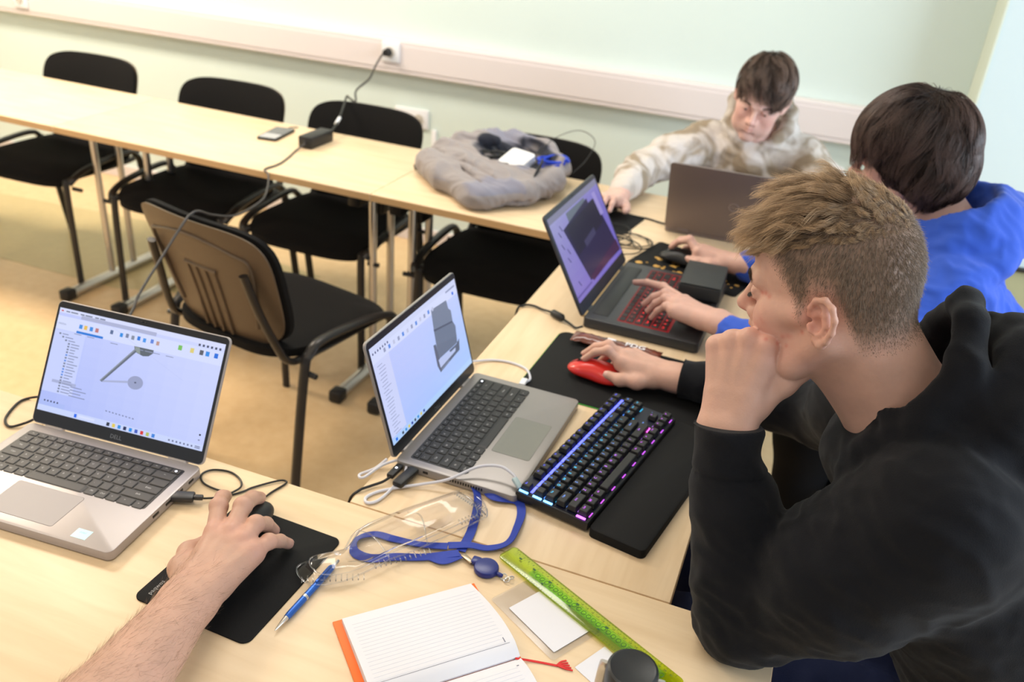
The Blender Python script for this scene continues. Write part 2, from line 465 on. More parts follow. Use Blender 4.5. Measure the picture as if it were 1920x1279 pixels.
x, y = back_pt(-1.226 * 1.5 - .0); table(x, y, 1.224, .5, RZ, 'birch folding table at the far left end of the back row', [(.42, .15, .6, .06), (-.5, 0, .6, .06)])
x, y = back_pt(-1.226 * .5); table(x, y, 1.224, .5, RZ, 'birch folding table in the back row carrying the phone and power adapter', [(-.55, .15, .6, .06), (.50, .02, .6, .06)])
x, y = back_pt(1.226 * .5); table(x, y, 1.224, .5, RZ, 'birch folding table in the back row carrying the grey bag and the closed-back laptop', [(-.58, .02, .6, .06), (.5, 0, .6, .06)])
table(-.302, .93 + .625, 1.245, .5, PI / 2, 'birch folding table running away from the camera under the gaming laptop', [(-.5, 0, .6, .06), (.45, 0, .6, .06)])
table(-.507, .68, 1.2, .5, 0, 'birch folding table in front carrying the open notebook and mouse pad', [(-.5, 0, .4, .06), (.5, 0, .4, .06)])
table(-1.708, .685, 1.2, .5, 0, 'birch folding table at the lower left, under the left half of the silver laptop', [(-.5, 0, .4, .06), (.5, 0, .4, .06)])

# ------------------------------------------------------------------ chairs: seat front is +y
def make_chair(label):
    t = thing('stacking_chair', label, 'chair', (0, 0, 0))
    # seat cushion: rounded pad with a waterfall front
    bm = bmesh.new(); nx, ny = 20, 18; top = []; bot = []
    def outline(u, v):   # u,v in -1..1 -> superellipse in plan
        x = u; y = v
        k = (abs(u) ** 4 + abs(v) ** 4) ** .25 if (u or v) else 1
        m_ = max(abs(u), abs(v)); s_ = m_ / k if k else 1
        w = .250 - .020 * (1 - (v + 1) / 2) * 1
        return x * s_ * w, y * s_ * .232
    for lay in (0, 1):
        for i in range(nx + 1):
            for j in range(ny + 1):
                u = 2 * i / nx - 1; v = 2 * j / ny - 1; x, y = outline(u, v)
                e = 1 - max(abs(u), abs(v)) ** 8
                z = .478 - .012 * (1 - u * u) * (1 - v * v) if lay == 0 else .442
                z += (-.028 * max(0, (v - .45) / .55) ** 2) + (.010 * max(0, -v - .5))
                if lay == 0: z -= .012 * (1 - e)
                (top if lay == 0 else bot).append(bm.verts.new((x, y + .005, z)))
    id_ = lambda i, j: i * (ny + 1) + j
    for i in range(nx):
        for j in range(ny):
            bm.faces.new((top[id_(i, j)], top[id_(i + 1, j)], top[id_(i + 1, j + 1)], top[id_(i, j + 1)]))
            bm.faces.new((bot[id_(i, j)], bot[id_(i, j + 1)], bot[id_(i + 1, j + 1)], bot[id_(i + 1, j)]))
    ring = [id_(i, 0) for i in range(nx + 1)] + [id_(nx, j) for j in range(1, ny + 1)] + [id_(i, ny) for i in range(nx - 1, -1, -1)] + [id_(0, j) for j in range(ny - 1, 0, -1)]
    for a, c in zip(ring, ring[1:] + ring[:1]): bm.faces.new((top[a], bot[a], bot[c], top[c]))
    b = MB(); b.bm(bm); obj('seat', b, M['fabric'], t, angle=60)
    # backrest: cushion in front, shell with raised ribs behind; slightly curved and reclined
    def back_surf(u, v, off):   # u -1..1 across, v 0..1 up
        w = .243 - .028 * (1 - v)
        k = (abs(u) ** 4.8 + abs(2 * v - 1) ** 4.8) ** (1 / 4.8) if (u or v != .5) else 1
        m_ = max(abs(u), abs(2 * v - 1)); s_ = m_ / k if k else 1
        uu = u * s_; vv = .5 + (v - .5) * s_
        z = .465 + .348 * vv; x = uu * w
        y = -.205 - .088 * vv ** 1.3 + .034 * uu * uu + off
        return x, y, z
    def sheet(o0, o1, ins=0):
        bm = bmesh.new(); A = []; Bv = []
        for lay, off in ((0, o0), (1, o1)):
            for i in range(21):
                for j in range(17):
                    u = (2 * i / 20 - 1) * (1 - ins); v = .5 + (j / 16 - .5) * (1 - ins)
                    x, y, z = back_surf(u, v, off + (.008 * (max(abs(2 * i / 20 - 1), abs(j / 8 - 1)) ** 6) * (-1 if off == max(o0, o1) else 1)))
                    (A if lay == 0 else Bv).append(bm.verts.new((x, y, z)))
        I = lambda i, j: i * 17 + j
        for i in range(20):
            for j in range(16):
                bm.faces.new((A[I(i, j)], A[I(i + 1, j)], A[I(i + 1, j + 1)], A[I(i, j + 1)]))
                bm.faces.new((Bv[I(i, j)], Bv[I(i, j + 1)], Bv[I(i + 1, j + 1)], Bv[I(i + 1, j)]))
        ring = [I(i, 0) for i in range(21)] + [I(20, j) for j in range(1, 17)] + [I(i, 16) for i in range(19, -1, -1)] + [I(0, j) for j in range(15, 0, -1)]
        for a, c in zip(ring, ring[1:] + ring[:1]): bm.faces.new((A[a], Bv[a], Bv[c], A[c]))
        bb = MB(); bb.bm(bm); return bb
    br = obj('backrest', sheet(.0, .030), M['fabric'], t, angle=60)
    sh = obj('back_shell', sheet(-.016, .004, .02), M['shell'], br, angle=50)
    b = MB()
    def rib(p, r=.004, **k): b.tube([Vector(back_surf(u, v, -.016)) for (u, v) in p], r, 8, **k)
    rib([(-.74, .12), (-.76, .7), (-.66, .84), (0, .87), (.66, .84), (.76, .7), (.74, .12)], .005, smooth=6)
    for u in (-.22, -.07, .08, .23): rib([(u, .04), (u, .3), (u, .58)], .0045)
    rib([(-.26, .6), (.27, .6)], .006)
    obj('shell_rib', b, M['shell'], sh)
    # frame: per side a front-leg tube that runs under the seat and up the back, and a rear leg that loops forward
    for s in (-1, 1):
        b = MB(); X = .232 * s
        pts = [(X * 1.02, .215, .0), (X, .205, .40), (X * .99, .19, .432), (X * .97, .15, .440), (X * .95, -.12, .432), (X * .94, -.19, .445), (X * .90, -.220, .50), (X * .80, -.250, .60), (X * .74, -.275, .70)]
        b.tube(pts, .0115, 10, smooth=5, squash=(1.25, .85)); obj('leg', b, M['frame'], t)
        b = MB(); X2 = .256 * s
        pts = [(X2 * 1.0, -.235, .0), (X2, -.175, .40), (X2, -.15, .462), (X2, -.105, .485), (X2, .02, .482), (X2, .12, .470), (X2 * .99, .18, .450), (X2 * .95, .200, .43)]
        b.tube(pts, .0125, 10, smooth=5, squash=(1.25, .85)); obj('leg', b, M['frame'], t)
        for yy in (-.165, .19):
            b = MB(); b.tube([(X2 * .98, yy, .412), (X2 * 1.14, yy, .412)], .008, 8); obj('stacking_stud', b, M['black_pl'], t)
    for yy in (.12, -.12):
        b = MB(); b.tube([(-.222, yy, .436), (.222, yy, .436)], .009, 8); obj('cross_bar', b, M['frame'], t)
    return t
ch0 = make_chair('black chair on the open floor, back to the camera, cable over it')
ch0.location = (-1.342, 1.912, 0); ch0.rotation_euler = (0, 0, rad(-12.5))
GC = 'black chairs behind the back row of tables'
for (x, y, a, lab) in ((-2.90, 2.655, 180, 'black chair behind the back row, leftmost in the photo'),
                       (-2.175, 2.62, 181, 'black chair behind the back row, second from the left, left of the phone'),
                       (-1.585, 2.60, 179, 'black chair behind the back row, just behind the power adapter'),
                       (-.905, 2.58, 180, 'black chair behind the back row, behind the grey bag')):
    dup(ch0, (x, y, 0), rad(a), lab, GC)
dup(ch0, (-.17, 2.93, 0), rad(178), 'black chair behind the beige-hooded boy at the far corner', 'black chairs the boys sit on')
dup(ch0, (.42, 1.10, 0), rad(88), 'black chair under the boy in the black hoodie', 'black chairs the boys sit on')
dup(ch0, (.42, 1.93, 0), rad(90), 'black chair under the boy in the blue hoodie', 'black chairs the boys sit on')
# ------------------------------------------------------------------ laptops
def key_mesh(w, d, h, leg, lsize, mats, top=.9):
    b = MB(); b.box((0, 0, h / 2), (w, d, h), bev=.0008, seg=1, taper=(top, top))
    if leg: add_text(b, leg, lsize, (0 if len(leg) > 1 else -w * .12, d * .08, h + .00012), mi=1)
    return b.mesh('key', mats, smooth=False)
LAP_ROWS = [  # (depth, [(width, legend)...]) from the hinge to the front
    (.0095, [(1, 'Esc')] + [(.93, 'F%d' % i) for i in range(1, 13)] + [(.93, 'Prt'), (.93, 'Del'), (.9, 'O')]),
    (.0160, [(1, '~')] + [(1, c) for c in '1234567890-='] + [(2.0, '<-')]),
    (.0160, [(1.5, 'Tab')] + [(1, c) for c in 'QWERTYUIOP[]'] + [(1.5, '')]),
    (.0160, [(1.75, 'Caps')] + [(1, c) for c in "ASDFGHJKL;'"] + [(2.25, 'Enter')]),
    (.0160, [(1.25, 'Sh'), (1, '\\')] + [(1, c) for c in 'ZXCVBNM,./'] + [(2.75, 'Shift')]),
    (.0160, [(1, 'Ctrl'), (1, 'Fn'), (1, 'W'), (1, 'Alt'), (5.6, ''), (1, 'Alt'), (1, 'Ctrl'), (1, '<'), (1.4, '='), (1, '>')])]
_km = {}
def keyboard(parent, x0, y0, pitch, rows, gap, h, mats, z, lsize=.0045, name='key'):
    W = 15 * pitch; y = y0
    for ri, (d, ks) in enumerate(rows):
        tot = sum(k[0] for k in ks); sc = W / tot; x = x0 - W / 2
        for (w, leg) in ks:
            ww = w * sc; kk = (round(ww, 5), d, leg, tuple(m.name for m in mats))
            if kk not in _km: _km[kk] = key_mesh(ww - gap, d, h, leg, lsize if d > .012 else lsize * .6, mats)
            obj(name, _km[kk], None, parent, (x + ww / 2, y - d / 2, z)); x += ww
        y -= d + gap
def scr_quad(b, uv, W, H, z, col):
    b.quad([(( u - .5) * W, (1 - v) * H, z) for (u, v) in uv], 0, col)
def laptop(name, label, x, y, th, phi, W, D, LH, case, touch, ui, T=.0165, bez=(.006, .012, .022), touch_c=0.0, keymats=None, kind='office', bezel_mat=None):
    t = thing(name, label, 'laptop', (x, y, TZ), th)
    # base
    b = MB(); b.prism(rrect(W, D, .010, 6, (0, -D / 2)), .0022, T, bev=.0018)
    base = obj('base', b, case, t)
    for sx in (-1, 1):
        for yy in (-.03, -D + .02):
            b = MB(); b.box((sx * (W / 2 - .035), yy, .0012), (.03, .008, .0024)); obj('rubber_foot', b, M['black_soft'], t)
    # lid group: local frame x across, y up the lid, z out of the screen
    R = Matrix(((1, 0, 0), (0, math.cos(phi), -math.sin(phi)), (0, math.sin(phi), math.cos(phi)))).to_4x4()
    lid = obj('lid', (lambda q: (q.prism(rrect(W, LH, .009, 6, (0, LH / 2)), -.006, -.0012, bev=.001), q)[1])(MB()), case, t)
    lid.location = (0, .0, T + .001); lid.rotation_euler = R.to_euler()
    b = MB(); b.prism(rrect(W - .003, LH - .003, .008, 6, (0, LH / 2)), -.0012, -.0003); obj('bezel', b, bezel_mat or M['bezel'], lid)
    SW = W - 2 * bez[0]; SH = LH - bez[1] - bez[2]
    b = MB(); ui(b, SW, SH)
    o = obj('screen', b, M['screen'], lid, (0, bez[2], 0), smooth=False, colors=True)
    if kind != 'closed':
        b = MB(); b.tube([(-.002, LH - bez[1] / 2, -.0002), (.002, LH - bez[1] / 2, -.0002)], .0028, 10, squash=(1, .2)); b.tube([(.006, LH - bez[1] / 2, -.0002), (.0085, LH - bez[1] / 2, -.0002)], .0025, 10, squash=(1, .2))
        obj('webcam', b, M['black_pl'], lid)
    for s in (-1, 1):
        b = MB(); b.box((s * W * .36, .002, T - .002), (.034, .011, .008), bev=.003); obj('hinge', b, case, t)
    return t, lid
LAV = (.52, .60, .98, 1)
def bg_grad(b, W, H, c00, c10, c01, c11, n=10):
    L = lambda a, c, k: tuple(a[i] * (1 - k) + c[i] * k for i in range(4))
    for i in range(n):
        for j in range(n):
            u, v = (i + .5) / n, (j + .5) / n
            c = L(L(c00, c10, u), L(c01, c11, u), v)
            scr_quad(b, [(i / n, (j + 1) / n), ((i + 1) / n, (j + 1) / n), ((i + 1) / n, j / n), (i / n, j / n)], W, H, 0, c)
def R_(b, W, H, u, v, w, h, col, z=.0002):
    scr_quad(b, [(u, v + h), (u + w, v + h), (u + w, v), (u, v)], W, H, z, col)
def stext(b, W, H, u, v, txt, size, col, z=.0003):
    V, F = text_geo(txt, size); b.add([(x + (u - .5) * W, y + (1 - v) * H, z) for x, y, _ in V], F, 0, col)
def S(r, g, bl): return srgb(r, g, bl)
def ui_cad(b, W, H):
    bg_grad(b, W, H, S(190, 200, 252), S(206, 214, 255), S(170, 184, 246), S(196, 206, 252))
    # crop pixel -> uv of the screen
    TL = Vector((272, 100)); U = Vector((768, 162)); V = Vector((-110, 478)); det = U.x * V.y - U.y * V.x
    def uv(px, py):
        d = Vector((px, py)) - TL; return ((d.x * V.y - d.y * V.x) / det, (U.x * d.y - U.y * d.x) / det)
    def poly(pts, col, z=.0003): scr_quad(b, [uv(*p) for p in pts][::-1], W, H, z, col)
    gr = S(120, 128, 150); lt = S(222, 228, 255)
    R_(b, W, H, 0, 0, 1, .045, S(214, 220, 252)); R_(b, W, H, .14, .035, .46, .035, S(172, 178, 212), .0003)
    R_(b, W, H, 0, .075, 1, .13, S(212, 220, 255)); R_(b, W, H, 0, .21, .19, .60, S(198, 208, 252), .00025)
    R_(b, W, H, .13, .185, .165, .022, S(30, 120, 215), .0004)
    random.seed(3)
    for k, u in enumerate((.14, .17, .205, .24)): R_(b, W, H, u, .12, .02, .04, (S(60, 140, 225), S(230, 190, 90), S(60, 140, 225), S(190, 120, 120))[k], .0004)
    for k, u in enumerate((.33, .39, .425, .46, .495, .53, .575, .61)): R_(b, W, H, u, .105 + .006 * (k % 2), .018, .038, (S(90, 110, 150), S(40, 140, 225), S(120, 130, 160), S(130, 140, 160), S(30, 120, 220), S(70, 150, 235), S(90, 130, 220), S(190, 150, 140))[k], .0004)
    for u, c in ((.74, S(120, 190, 90)), (.81, S(220, 205, 120)), (.865, S(90, 90, 100)), (.90, S(50, 140, 230)), (.95, S(30, 110, 220))): R_(b, W, H, u, .10, .022, .045, c, .0004)
    for k in range(6): R_(b, W, H, .85 + k * .024, .045, .012, .022, S(70, 76, 100), .0004)
    for k in range(9): R_(b, W, H, .012 + k * .03, .02, .014 + .01 * (k % 3), .012, gr if k else S(200, 60, 50), .0004)
    for k, y in enumerate(np.linspace(.235, .78, 21)):
        x = .03 + .022 * min(3, k if k < 3 else 3); R_(b, W, H, x, y, .012, .016, (S(90, 140, 225) if k in (7, 9, 12, 13, 14) else gr), .0004); R_(b, W, H, x + .02, y + .003, .03 + .035 * random.random(), .009, S(140, 148, 180), .0004)
    R_(b, W, H, .05, .685, .15, .028, S(168, 176, 214), .0003)
    for k in range(4): R_(b, W, H, .17, .715 + .028 * k, .07 + .03 * (k % 2), .008, S(130, 138, 172), .0004)
    for u in (.12, .20, .345, .50, .555, .60, .68): R_(b, W, H, u, .222 if u > .3 else .215, .045, .007, S(140, 148, 178), .0004)
    stext(b, W, H, .035, .15, 'DESIGN', .0042, gr)
    # the drawn part: slanted rod, half disc, its shadow on the ground
    poly([(462, 436), (472, 444), (638, 300), (628, 288)], S(98, 106, 122)); poly([(462, 436), (466, 439), (632, 293), (628, 288)], S(140, 148, 162), .0004)
    poly([(624, 276), (714, 294), (712, 308), (690, 322), (664, 322), (634, 306), (626, 294)], S(92, 100, 110)); poly([(626, 278), (650, 283), (652, 314), (634, 304)], S(142, 152, 150), .0004)
    el = lambda cx, cy, rx, ry: [(cx + rx * math.cos(t), cy + ry * math.sin(t)) for t in np.linspace(0, 2 * PI, 24, endpoint=False)]
    poly(el(629, 444, 36, 31), S(152, 160, 196), .0003); poly(el(629, 443, 5, 4), S(90, 96, 120), .0005); poly([(470, 436), (596, 436), (596, 446), (470, 444)], S(168, 176, 212), .0003)
    poly([(480, 160), (482, 160), (850, 430), (848, 430)], S(186, 196, 240), .00025)
    for k in range(9): x = 490 + k * 15.5; poly([(x, 572 + k * 3.9), (x + 8, 574 + k * 3.9), (x + 8, 580 + k * 3.9), (x, 578 + k * 3.9)], S(130, 140, 180), .0004)
    for k in range(5): R_(b, W, H, .03 + .02 * k, .89, .009, .016, S(60, 66, 96), .0004)
    # task bar
    R_(b, W, H, 0, .945, 1, .055, S(200, 212, 250), .0003); R_(b, W, H, 0, .90, .16, .045, S(170, 186, 244), .00026)
    R_(b, W, H, .23, .955, .016, .034, S(20, 100, 235), .0005); R_(b, W, H, .255, .96, .10, .022, S(214, 222, 252), .0004)
    for k, c in enumerate((S(40, 44, 60), S(225, 200, 80), S(40, 140, 220), S(20, 30, 80), S(30, 140, 230), S(60, 90, 190), S(215, 50, 40), S(180, 190, 90), S(60, 130, 220))): R_(b, W, H, .43 + k * .034, .955, .018, .034, c, .0005)
    for k in range(7): R_(b, W, H, .80 + k * .022, .965, .010, .016, S(110, 116, 150), .0005)
    R_(b, W, H, .955, .962, .03, .008, S(110, 116, 150), .0005); R_(b, W, H, .955, .976, .03, .008, S(110, 116, 150), .0005)
    R_(b, W, H, .965, .85, .010, .016, S(20, 20, 30), .0005); R_(b, W, H, .965, .90, .010, .012, S(130, 136, 170), .0005)
def ui_part(b, W, H):
    bg_grad(b, W, H, S(190, 200, 250), S(196, 208, 255), S(176, 196, 255), S(168, 200, 255))
    TL = Vector((142, 470)); U = Vector((408, -345)); V = Vector((105, 450)); det = U.x * V.y - U.y * V.x
    def uv(px, py):
        d = Vector((px, py)) - TL; return ((d.x * V.y - d.y * V.x) / det, (U.x * d.y - U.y * d.x) / det)
    def poly(pts, col, z=.0003): scr_quad(b, [uv(*p) for p in pts][::-1], W, H, z, col)
    R_(b, W, H, 0, 0, 1, .05, S(206, 214, 246)); R_(b, W, H, 0, .05, 1, .11, S(212, 220, 254)); R_(b, W, H, 0, .16, .16, .77, S(204, 212, 250), .00025)
    for k in range(7): R_(b, W, H, .015 + .025 * k, .055, .012, .022, S(100, 106, 140), .0004)
    for k in range(12): R_(b, W, H, .12 + .05 * k, .09 + .004 * (k % 2), .02, .04, (S(150, 158, 190), S(90, 140, 225), S(190, 196, 226))[k % 3], .0004)
    R_(b, W, H, .86, .055, .12, .02, S(150, 158, 190), .0004); R_(b, W, H, .93, .11, .02, .035, S(40, 110, 225), .0004)
    for k in range(22): R_(b, W, H, .03 + .012 * (k % 2), .20 + .034 * k, .05 + .03 * ((k * 7) % 5) / 5, .007, S(150, 158, 196), .0004)
    g1, g2, g3 = S(120, 132, 156), S(96, 106, 128), S(132, 144, 168)
    poly([(424, 292), (504, 240), (516, 282), (530, 292), (541, 350), (439, 396)], g1)
    poly([(439, 396), (541, 350), (556, 372), (567, 460), (464, 520), (452, 470)], S(112, 124, 148))
    poly([(436, 392), (442, 400), (540, 354), (538, 346)], S(86, 94, 116), .0004)
    # U shaped frame
    poly([(436, 470), (448, 464), (470, 540), (560, 470), (577, 440), (580, 500), (545, 535), (475, 608), (458, 575)], g2, .0005)
    poly([(463, 545), (520, 500), (528, 510), (556, 486), (556, 505), (475, 585)], S(186, 200, 240), .0006)
    poly([(450, 470), (526, 440), (562, 420), (560, 466), (468, 538)], S(108, 120, 144), .0007)
    poly([(478, 590), (520, 545), (524, 556), (482, 598)], g1, .0007)
    R_(b, W, H, 0, .94, 1, .06, S(176, 208, 250), .0003); R_(b, W, H, .03, .955, .02, .03, S(20, 110, 235), .0005)
    for k in range(8): R_(b, W, H, .10 + k * .035, .957, .018, .028, (S(60, 70, 90), S(40, 140, 220), S(220, 200, 90), S(40, 60, 160))[k % 4], .0005)
def ui_game(b, W, H):
    bg_grad(b, W, H, S(150, 150, 200), S(120, 112, 190), S(126, 112, 190), S(112, 100, 196))
    R_(b, W, H, 0, 0, 1, .07, S(120, 120, 150)); R_(b, W, H, .30, .09, .38, .13, S(96, 106, 122), .0003)
    b_ = lambda pts, c, z: scr_quad(b, pts[::-1], W, H, z, c)
    b_([(.17, .22), (.72, .12), (.72, .18), (.85, .18), (.98, .95), (.30, .92)], S(36, 32, 70), .0004)
    b_([(.22, .22), (.82, .19), (.86, .50), (.27, .58)], S(28, 28, 52), .0005)
    b_([(.32, .88), (.97, .80), (.985, .93), (.34, .95)], S(60, 30, 70), .0005)
    b_([(.42, .50), (.66, .46), (.665, .54), (.43, .58)], S(60, 58, 92), .0006)
    b_([(.83, .12), (.90, .12), (.93, .42), (.86, .42)], S(150, 140, 205), .0006)
    for (u, v) in ((.08, .2), (.06, .33), (.12, .42), (.08, .50), (.10, .80), (.13, .15)): b_([(u, v), (u + .008, v), (u + .03, v + .07), (u + .02, v + .07)], S(40, 36, 80), .0006)
    R_(b, W, H, .0, .93, .3, .02, S(90, 80, 150), .0006)

la, lidA = laptop('laptop', 'silver laptop at left showing a slanted rod drawing on its screen', -.9486, .8783, .0676, 1.0341, .321, .212, .205, M['silver'], M['touch'], ui_cad)
lb, lidB = laptop('laptop', 'grey laptop in the middle, seen from its side, showing a grey stepped part', -.5266, 1.1986, 1.5514, 1.3034, .321, .212, .205, M['grey_alu'], M['touch_g'], ui_part)
for L_, lid, km, tm in ((la, lidA, (M['key'], M['legend']), M['touch']), (lb, lidB, (M['key_dark'], M['legend']), M['touch_g'])):
    b = MB(); b.prism(rrect(.288, .100, .004, 4, (0, -.0685)), .0165, .01655); obj('keyboard_well', b, M['black_pl'], L_)
    keyboard(L_, 0, -.0215, .0188, LAP_ROWS, .0019, .0013, km, .0166)
    b = MB(); b.tube([(.1325, -.0262, .0179), (.1325, -.0262, .0182)], .0016, 10); obj('power_light', b, mat_cached('white_status_light', (.8, .8, 1, 1), .5, emis=(.8, .85, 1, 1), estr=4), L_)
    b = MB(); b.prism(rrect(.115, .067, .004, 4, (-.006, -.162)), .0165, .0168); obj('touchpad', b, tm, L_)
    b = MB(); b.prism(rrect(.116, .068, .004, 4, (-.006, -.162)), .0164, .01662); obj('touchpad_groove', b, mat_cached('groove_shade', srgb(110, 104, 102), .6), L_)
    b = MB(); add_text(b, 'DELL', .0095, (0, .0095, -.0001)); obj('maker_name', b, mat_cached('grey_lettering', (.25, .25, .26, 1), .3, metal=.6), lid, smooth=False)
    for k, (yy, ww) in enumerate(((-.03, .012), (-.055, .009), (-.085, .014), (-.115, .014))):
        for s in (1, -1):
            if s == 1 or k < 2:
                b = MB(); b.box((s * .1604, yy, .0095), (.0012, ww, .0045), bev=.0004); obj('side_port', b, M['black_pl'], L_)
    b = MB()
    for k in range(14): b.box((-.1604, -.095 - k * .0045, .0105), (.0012, .0025, .005))
    obj('air_vent', b, M['black_pl'], L_)
b = MB(); b.prism([(.088, -.202), (.112, -.202), (.112, -.184), (.088, -.184)], .0165, .0167); obj('sticker', b, mat_cached('pale_cyan_sticker', srgb(190, 232, 235), .15), la)
b = MB(); add_text(b, 'intel', .006, (.100, -.190, .01672)); obj('sticker_word', b, mat_cached('sticker_ink', srgb(120, 180, 200), .4), la, smooth=False)

# gaming laptop
GR = [(.0130, [(1, '')] * 15)] + [(.0165, r[1]) for r in LAP_ROWS[1:]]
lc, lidC = laptop('gaming_laptop', 'black gaming laptop with red-lit keys and a purple picture on screen', -.398, 1.8552, 1.5495, 1.0759, .36, .255, .235, M['dark_grey'], M['dark_grey'], ui_game, T=.024, bez=(.009, .010, .028), bezel_mat=mat_cached('blue_black_bezel', (.03, .035, .05, 1), .3))
red = mat_cached('red_lit_legend', (.3, .0, .0, 1), .5, emis=(1, .02, .03, 1), estr=1.4)
redglow = mat_cached('red_lit_keyboard_plate', (.05, .0, .0, 1), .5, emis=(1, .01, .03, 1), estr=.14)
b = MB(); b.prism(rrect(.318, .116, .004, 4, (0, -.128)), .024, .02415); obj('keyboard_plate', b, redglow, lc)
keyboard(lc, 0, -.0735, .0205, GR, .0022, .0016, (M['key_blk'], red), .0242, lsize=.0075)
b = MB(); b.box((0, -.030, .0243), (.30, .036, .0012), bev=.0005); obj('hinge_cover', b, M['black_pl'], lc)
b = MB(); b.box((0, .004, .022), (.34, .012, .006), bev=.002); obj('hinge_bar', b, M['wood_edge'] if False else mat_cached('bronze_hinge_trim', srgb(200, 165, 110), .4), lc)
b = MB(); b.box((.05, -.215, .0243), (.10, .055, .0008), bev=.0003); obj('touchpad', b, M['black_pl'], lc)
# laptop seen from the back
ld, lidD = laptop('laptop', 'grey-brown laptop with its back to the camera, in front of the beige-hooded boy', -.185, 2.375, PI + rad(2), 1.18, .36, .235, .225, mat_cached('brown_grey_lid', srgb(128, 116, 112), .42, metal=.4), M['touch'], ui_part)
b = MB(); V_, F_ = text_geo('O', .03)
b.tube([(.013 * math.cos(t), .11 + .013 * math.sin(t), -.0062) for t in np.linspace(0, 2 * PI, 20, endpoint=False)], .0009, 6, cyc=True)
add_text(b, 'DELL', .0075, (0, .11, -.0063), mirror=True); obj('lid_emblem', b, mat_cached('pale_emblem', srgb(165, 155, 150), .3, metal=.5), lidD)
keyboard(ld, 0, -.03, .0188, LAP_ROWS, .0019, .0013, (M['key'], M['legend']), .0166)

# ------------------------------------------------------------------ mechanical keyboard, wrist rest, pads
KA = rad(79.6)
kt = thing('mechanical_keyboard', 'black mechanical keyboard with blue to violet key lights beside the grey laptop', 'keyboard', (-.2285, 1.205, TZ + .0035), KA, rot=(rad(1.0), 0, KA))
b = MB(); b.box((0, 0, .010), (.357, .128, .018), bev=.004); obj('case', b, M['black_pl'], kt)
def glow(name, c, s): return mat_cached(name, (c[0] * .2, c[1] * .2, c[2] * .2, 1), .5, emis=(*c, 1), estr=s)
ROWG = [('violet_blue_light', (.10, .12, 1)), ('blue_light', (.08, .28, 1)), ('cyan_light', (.05, .55, .95)), ('periwinkle_light', (.16, .34, .95)), ('orchid_light', (.45, .14, .85)), ('magenta_light', (.62, .10, .95))]
gap_ = .0026; P_ = .01905; X0 = -.1735
b = MB(); b.box((0, 0, .0195), (.349, .119, .0008)); obj('switch_plate', b, mat_cached('blue_black_plate', (.004, .006, .02, 1), .4), kt)
ROWS_T = [[('Esc', 1, 0)] + [('F%d' % (i + 1), 1, 2 + i + (.5 if i > 3 else 0) + (.5 if i > 7 else 0)) for i in range(12)] + [(n, 1, 15.25 + k) for k, n in enumerate(('Prt', 'Scr', 'Brk'))],
          [(c, 1, i) for i, c in enumerate("`1234567890-=")] + [('Back', 2, 13)] + [(n, 1, 15.25 + k) for k, n in enumerate(('Ins', 'Hm', 'Up'))],
          [('Tab', 1.5, 0)] + [(c, 1, 1.5 + i) for i, c in enumerate('QWERTYUIOP[]')] + [('\\', 1.5, 13.5)] + [(n, 1, 15.25 + k) for k, n in enumerate(('Del', 'End', 'Dn'))],
          [('Caps', 1.75, 0)] + [(c, 1, 1.75 + i) for i, c in enumerate("ASDFGHJKL;'")] + [('Enter', 2.25, 12.75)],
          [('Shift', 2.25, 0)] + [(c, 1, 2.25 + i) for i, c in enumerate('ZXCVBNM,./')] + [('Shift', 2.75, 12.25)] + [('^', 1, 16.25)],
          [('Ctrl', 1.25, 0), ('W', 1.25, 1.25), ('Alt', 1.25, 2.5), ('', 6.25, 3.75), ('Alt', 1.25, 10), ('Fn', 1.25, 11.25), ('=', 1.25, 12.5), ('Ctrl', 1.25, 13.75)] + [(n, 1, 15.25 + k) for k, n in enumerate(('<', 'v', '>'))]]
glows = {}
for r, row in enumerate(ROWS_T):
    y = .0505 - r * P_ - (0 if r == 0 else .005)
    gname, gc = ROWG[r]; lm_ = glow(gname, gc, 1.5)
    for (leg, w, u) in row:
        x = X0 + (u + w / 2) * P_ * (.347 / (18.25 * P_)) ; ww = w * .347 / 18.25 - gap_
        b = MB(); b.box((0, 0, .0055), (ww, P_ - gap_, .0085), bev=.0012, seg=2, taper=(1 - .0045 / ww, .78))
        if leg: add_text(b, leg, .0062 if len(leg) == 1 else .0040, (-ww * (.0 if len(leg) > 1 else .14), .002, .0099), mi=1)
        obj('keycap', b.mesh('keycap', (M['key_blk'], lm_), smooth=False), None, kt, (x, y, .0205))
# lights between the rows
for r, (gn, gc) in enumerate(ROWG):
    y = .0505 - r * P_ - (0 if r == 0 else .005)
    b = MB(); n_ = 17
    for k in range(n_):
        if r in (2, 3, 4, 5) and k % 2: continue
        b.box((-.160 + k * .02, y - P_ / 2 - (.0012 if r == 0 else 0), .0202), (.012 if r > 1 else .018, .0045 if r == 0 else .0018, .0006))
    o = obj('light_strip', b, glow(gn + '_strip', gc, (2.6, 1.6, .8, .7, .8, 1.2)[r]), kt); o['kind'] = 'stuff'
b = MB()
for (x, y, w) in ((-.1755, .050, .003), (-.1755, .026, .003), (-.1755, .007, .003)): b.box((x, y, .0215), (.003, .015, .002))
obj('edge_light', b, glow('edge_cyan_light', (.15, .45, 1), 3.5), kt)
b = MB(); b.box((-.1755, -.050, .0215), (.003, .015, .002)); obj('edge_light', b, glow('edge_violet_light', (.6, .12, 1), 3.0), kt)
b = MB(); b.box((.106, -.0565 + .019, .0215), (.013, .008, .0016)); obj('edge_light', b, glow('edge_pink_light', (1, .1, .75), 3.0), kt)
b = MB(); add_text(b, 'DELTACO', .005, (.143, .048 - .033 + .035, .0203)); obj('maker_name', b, M['legend'], kt, smooth=False) if False else None

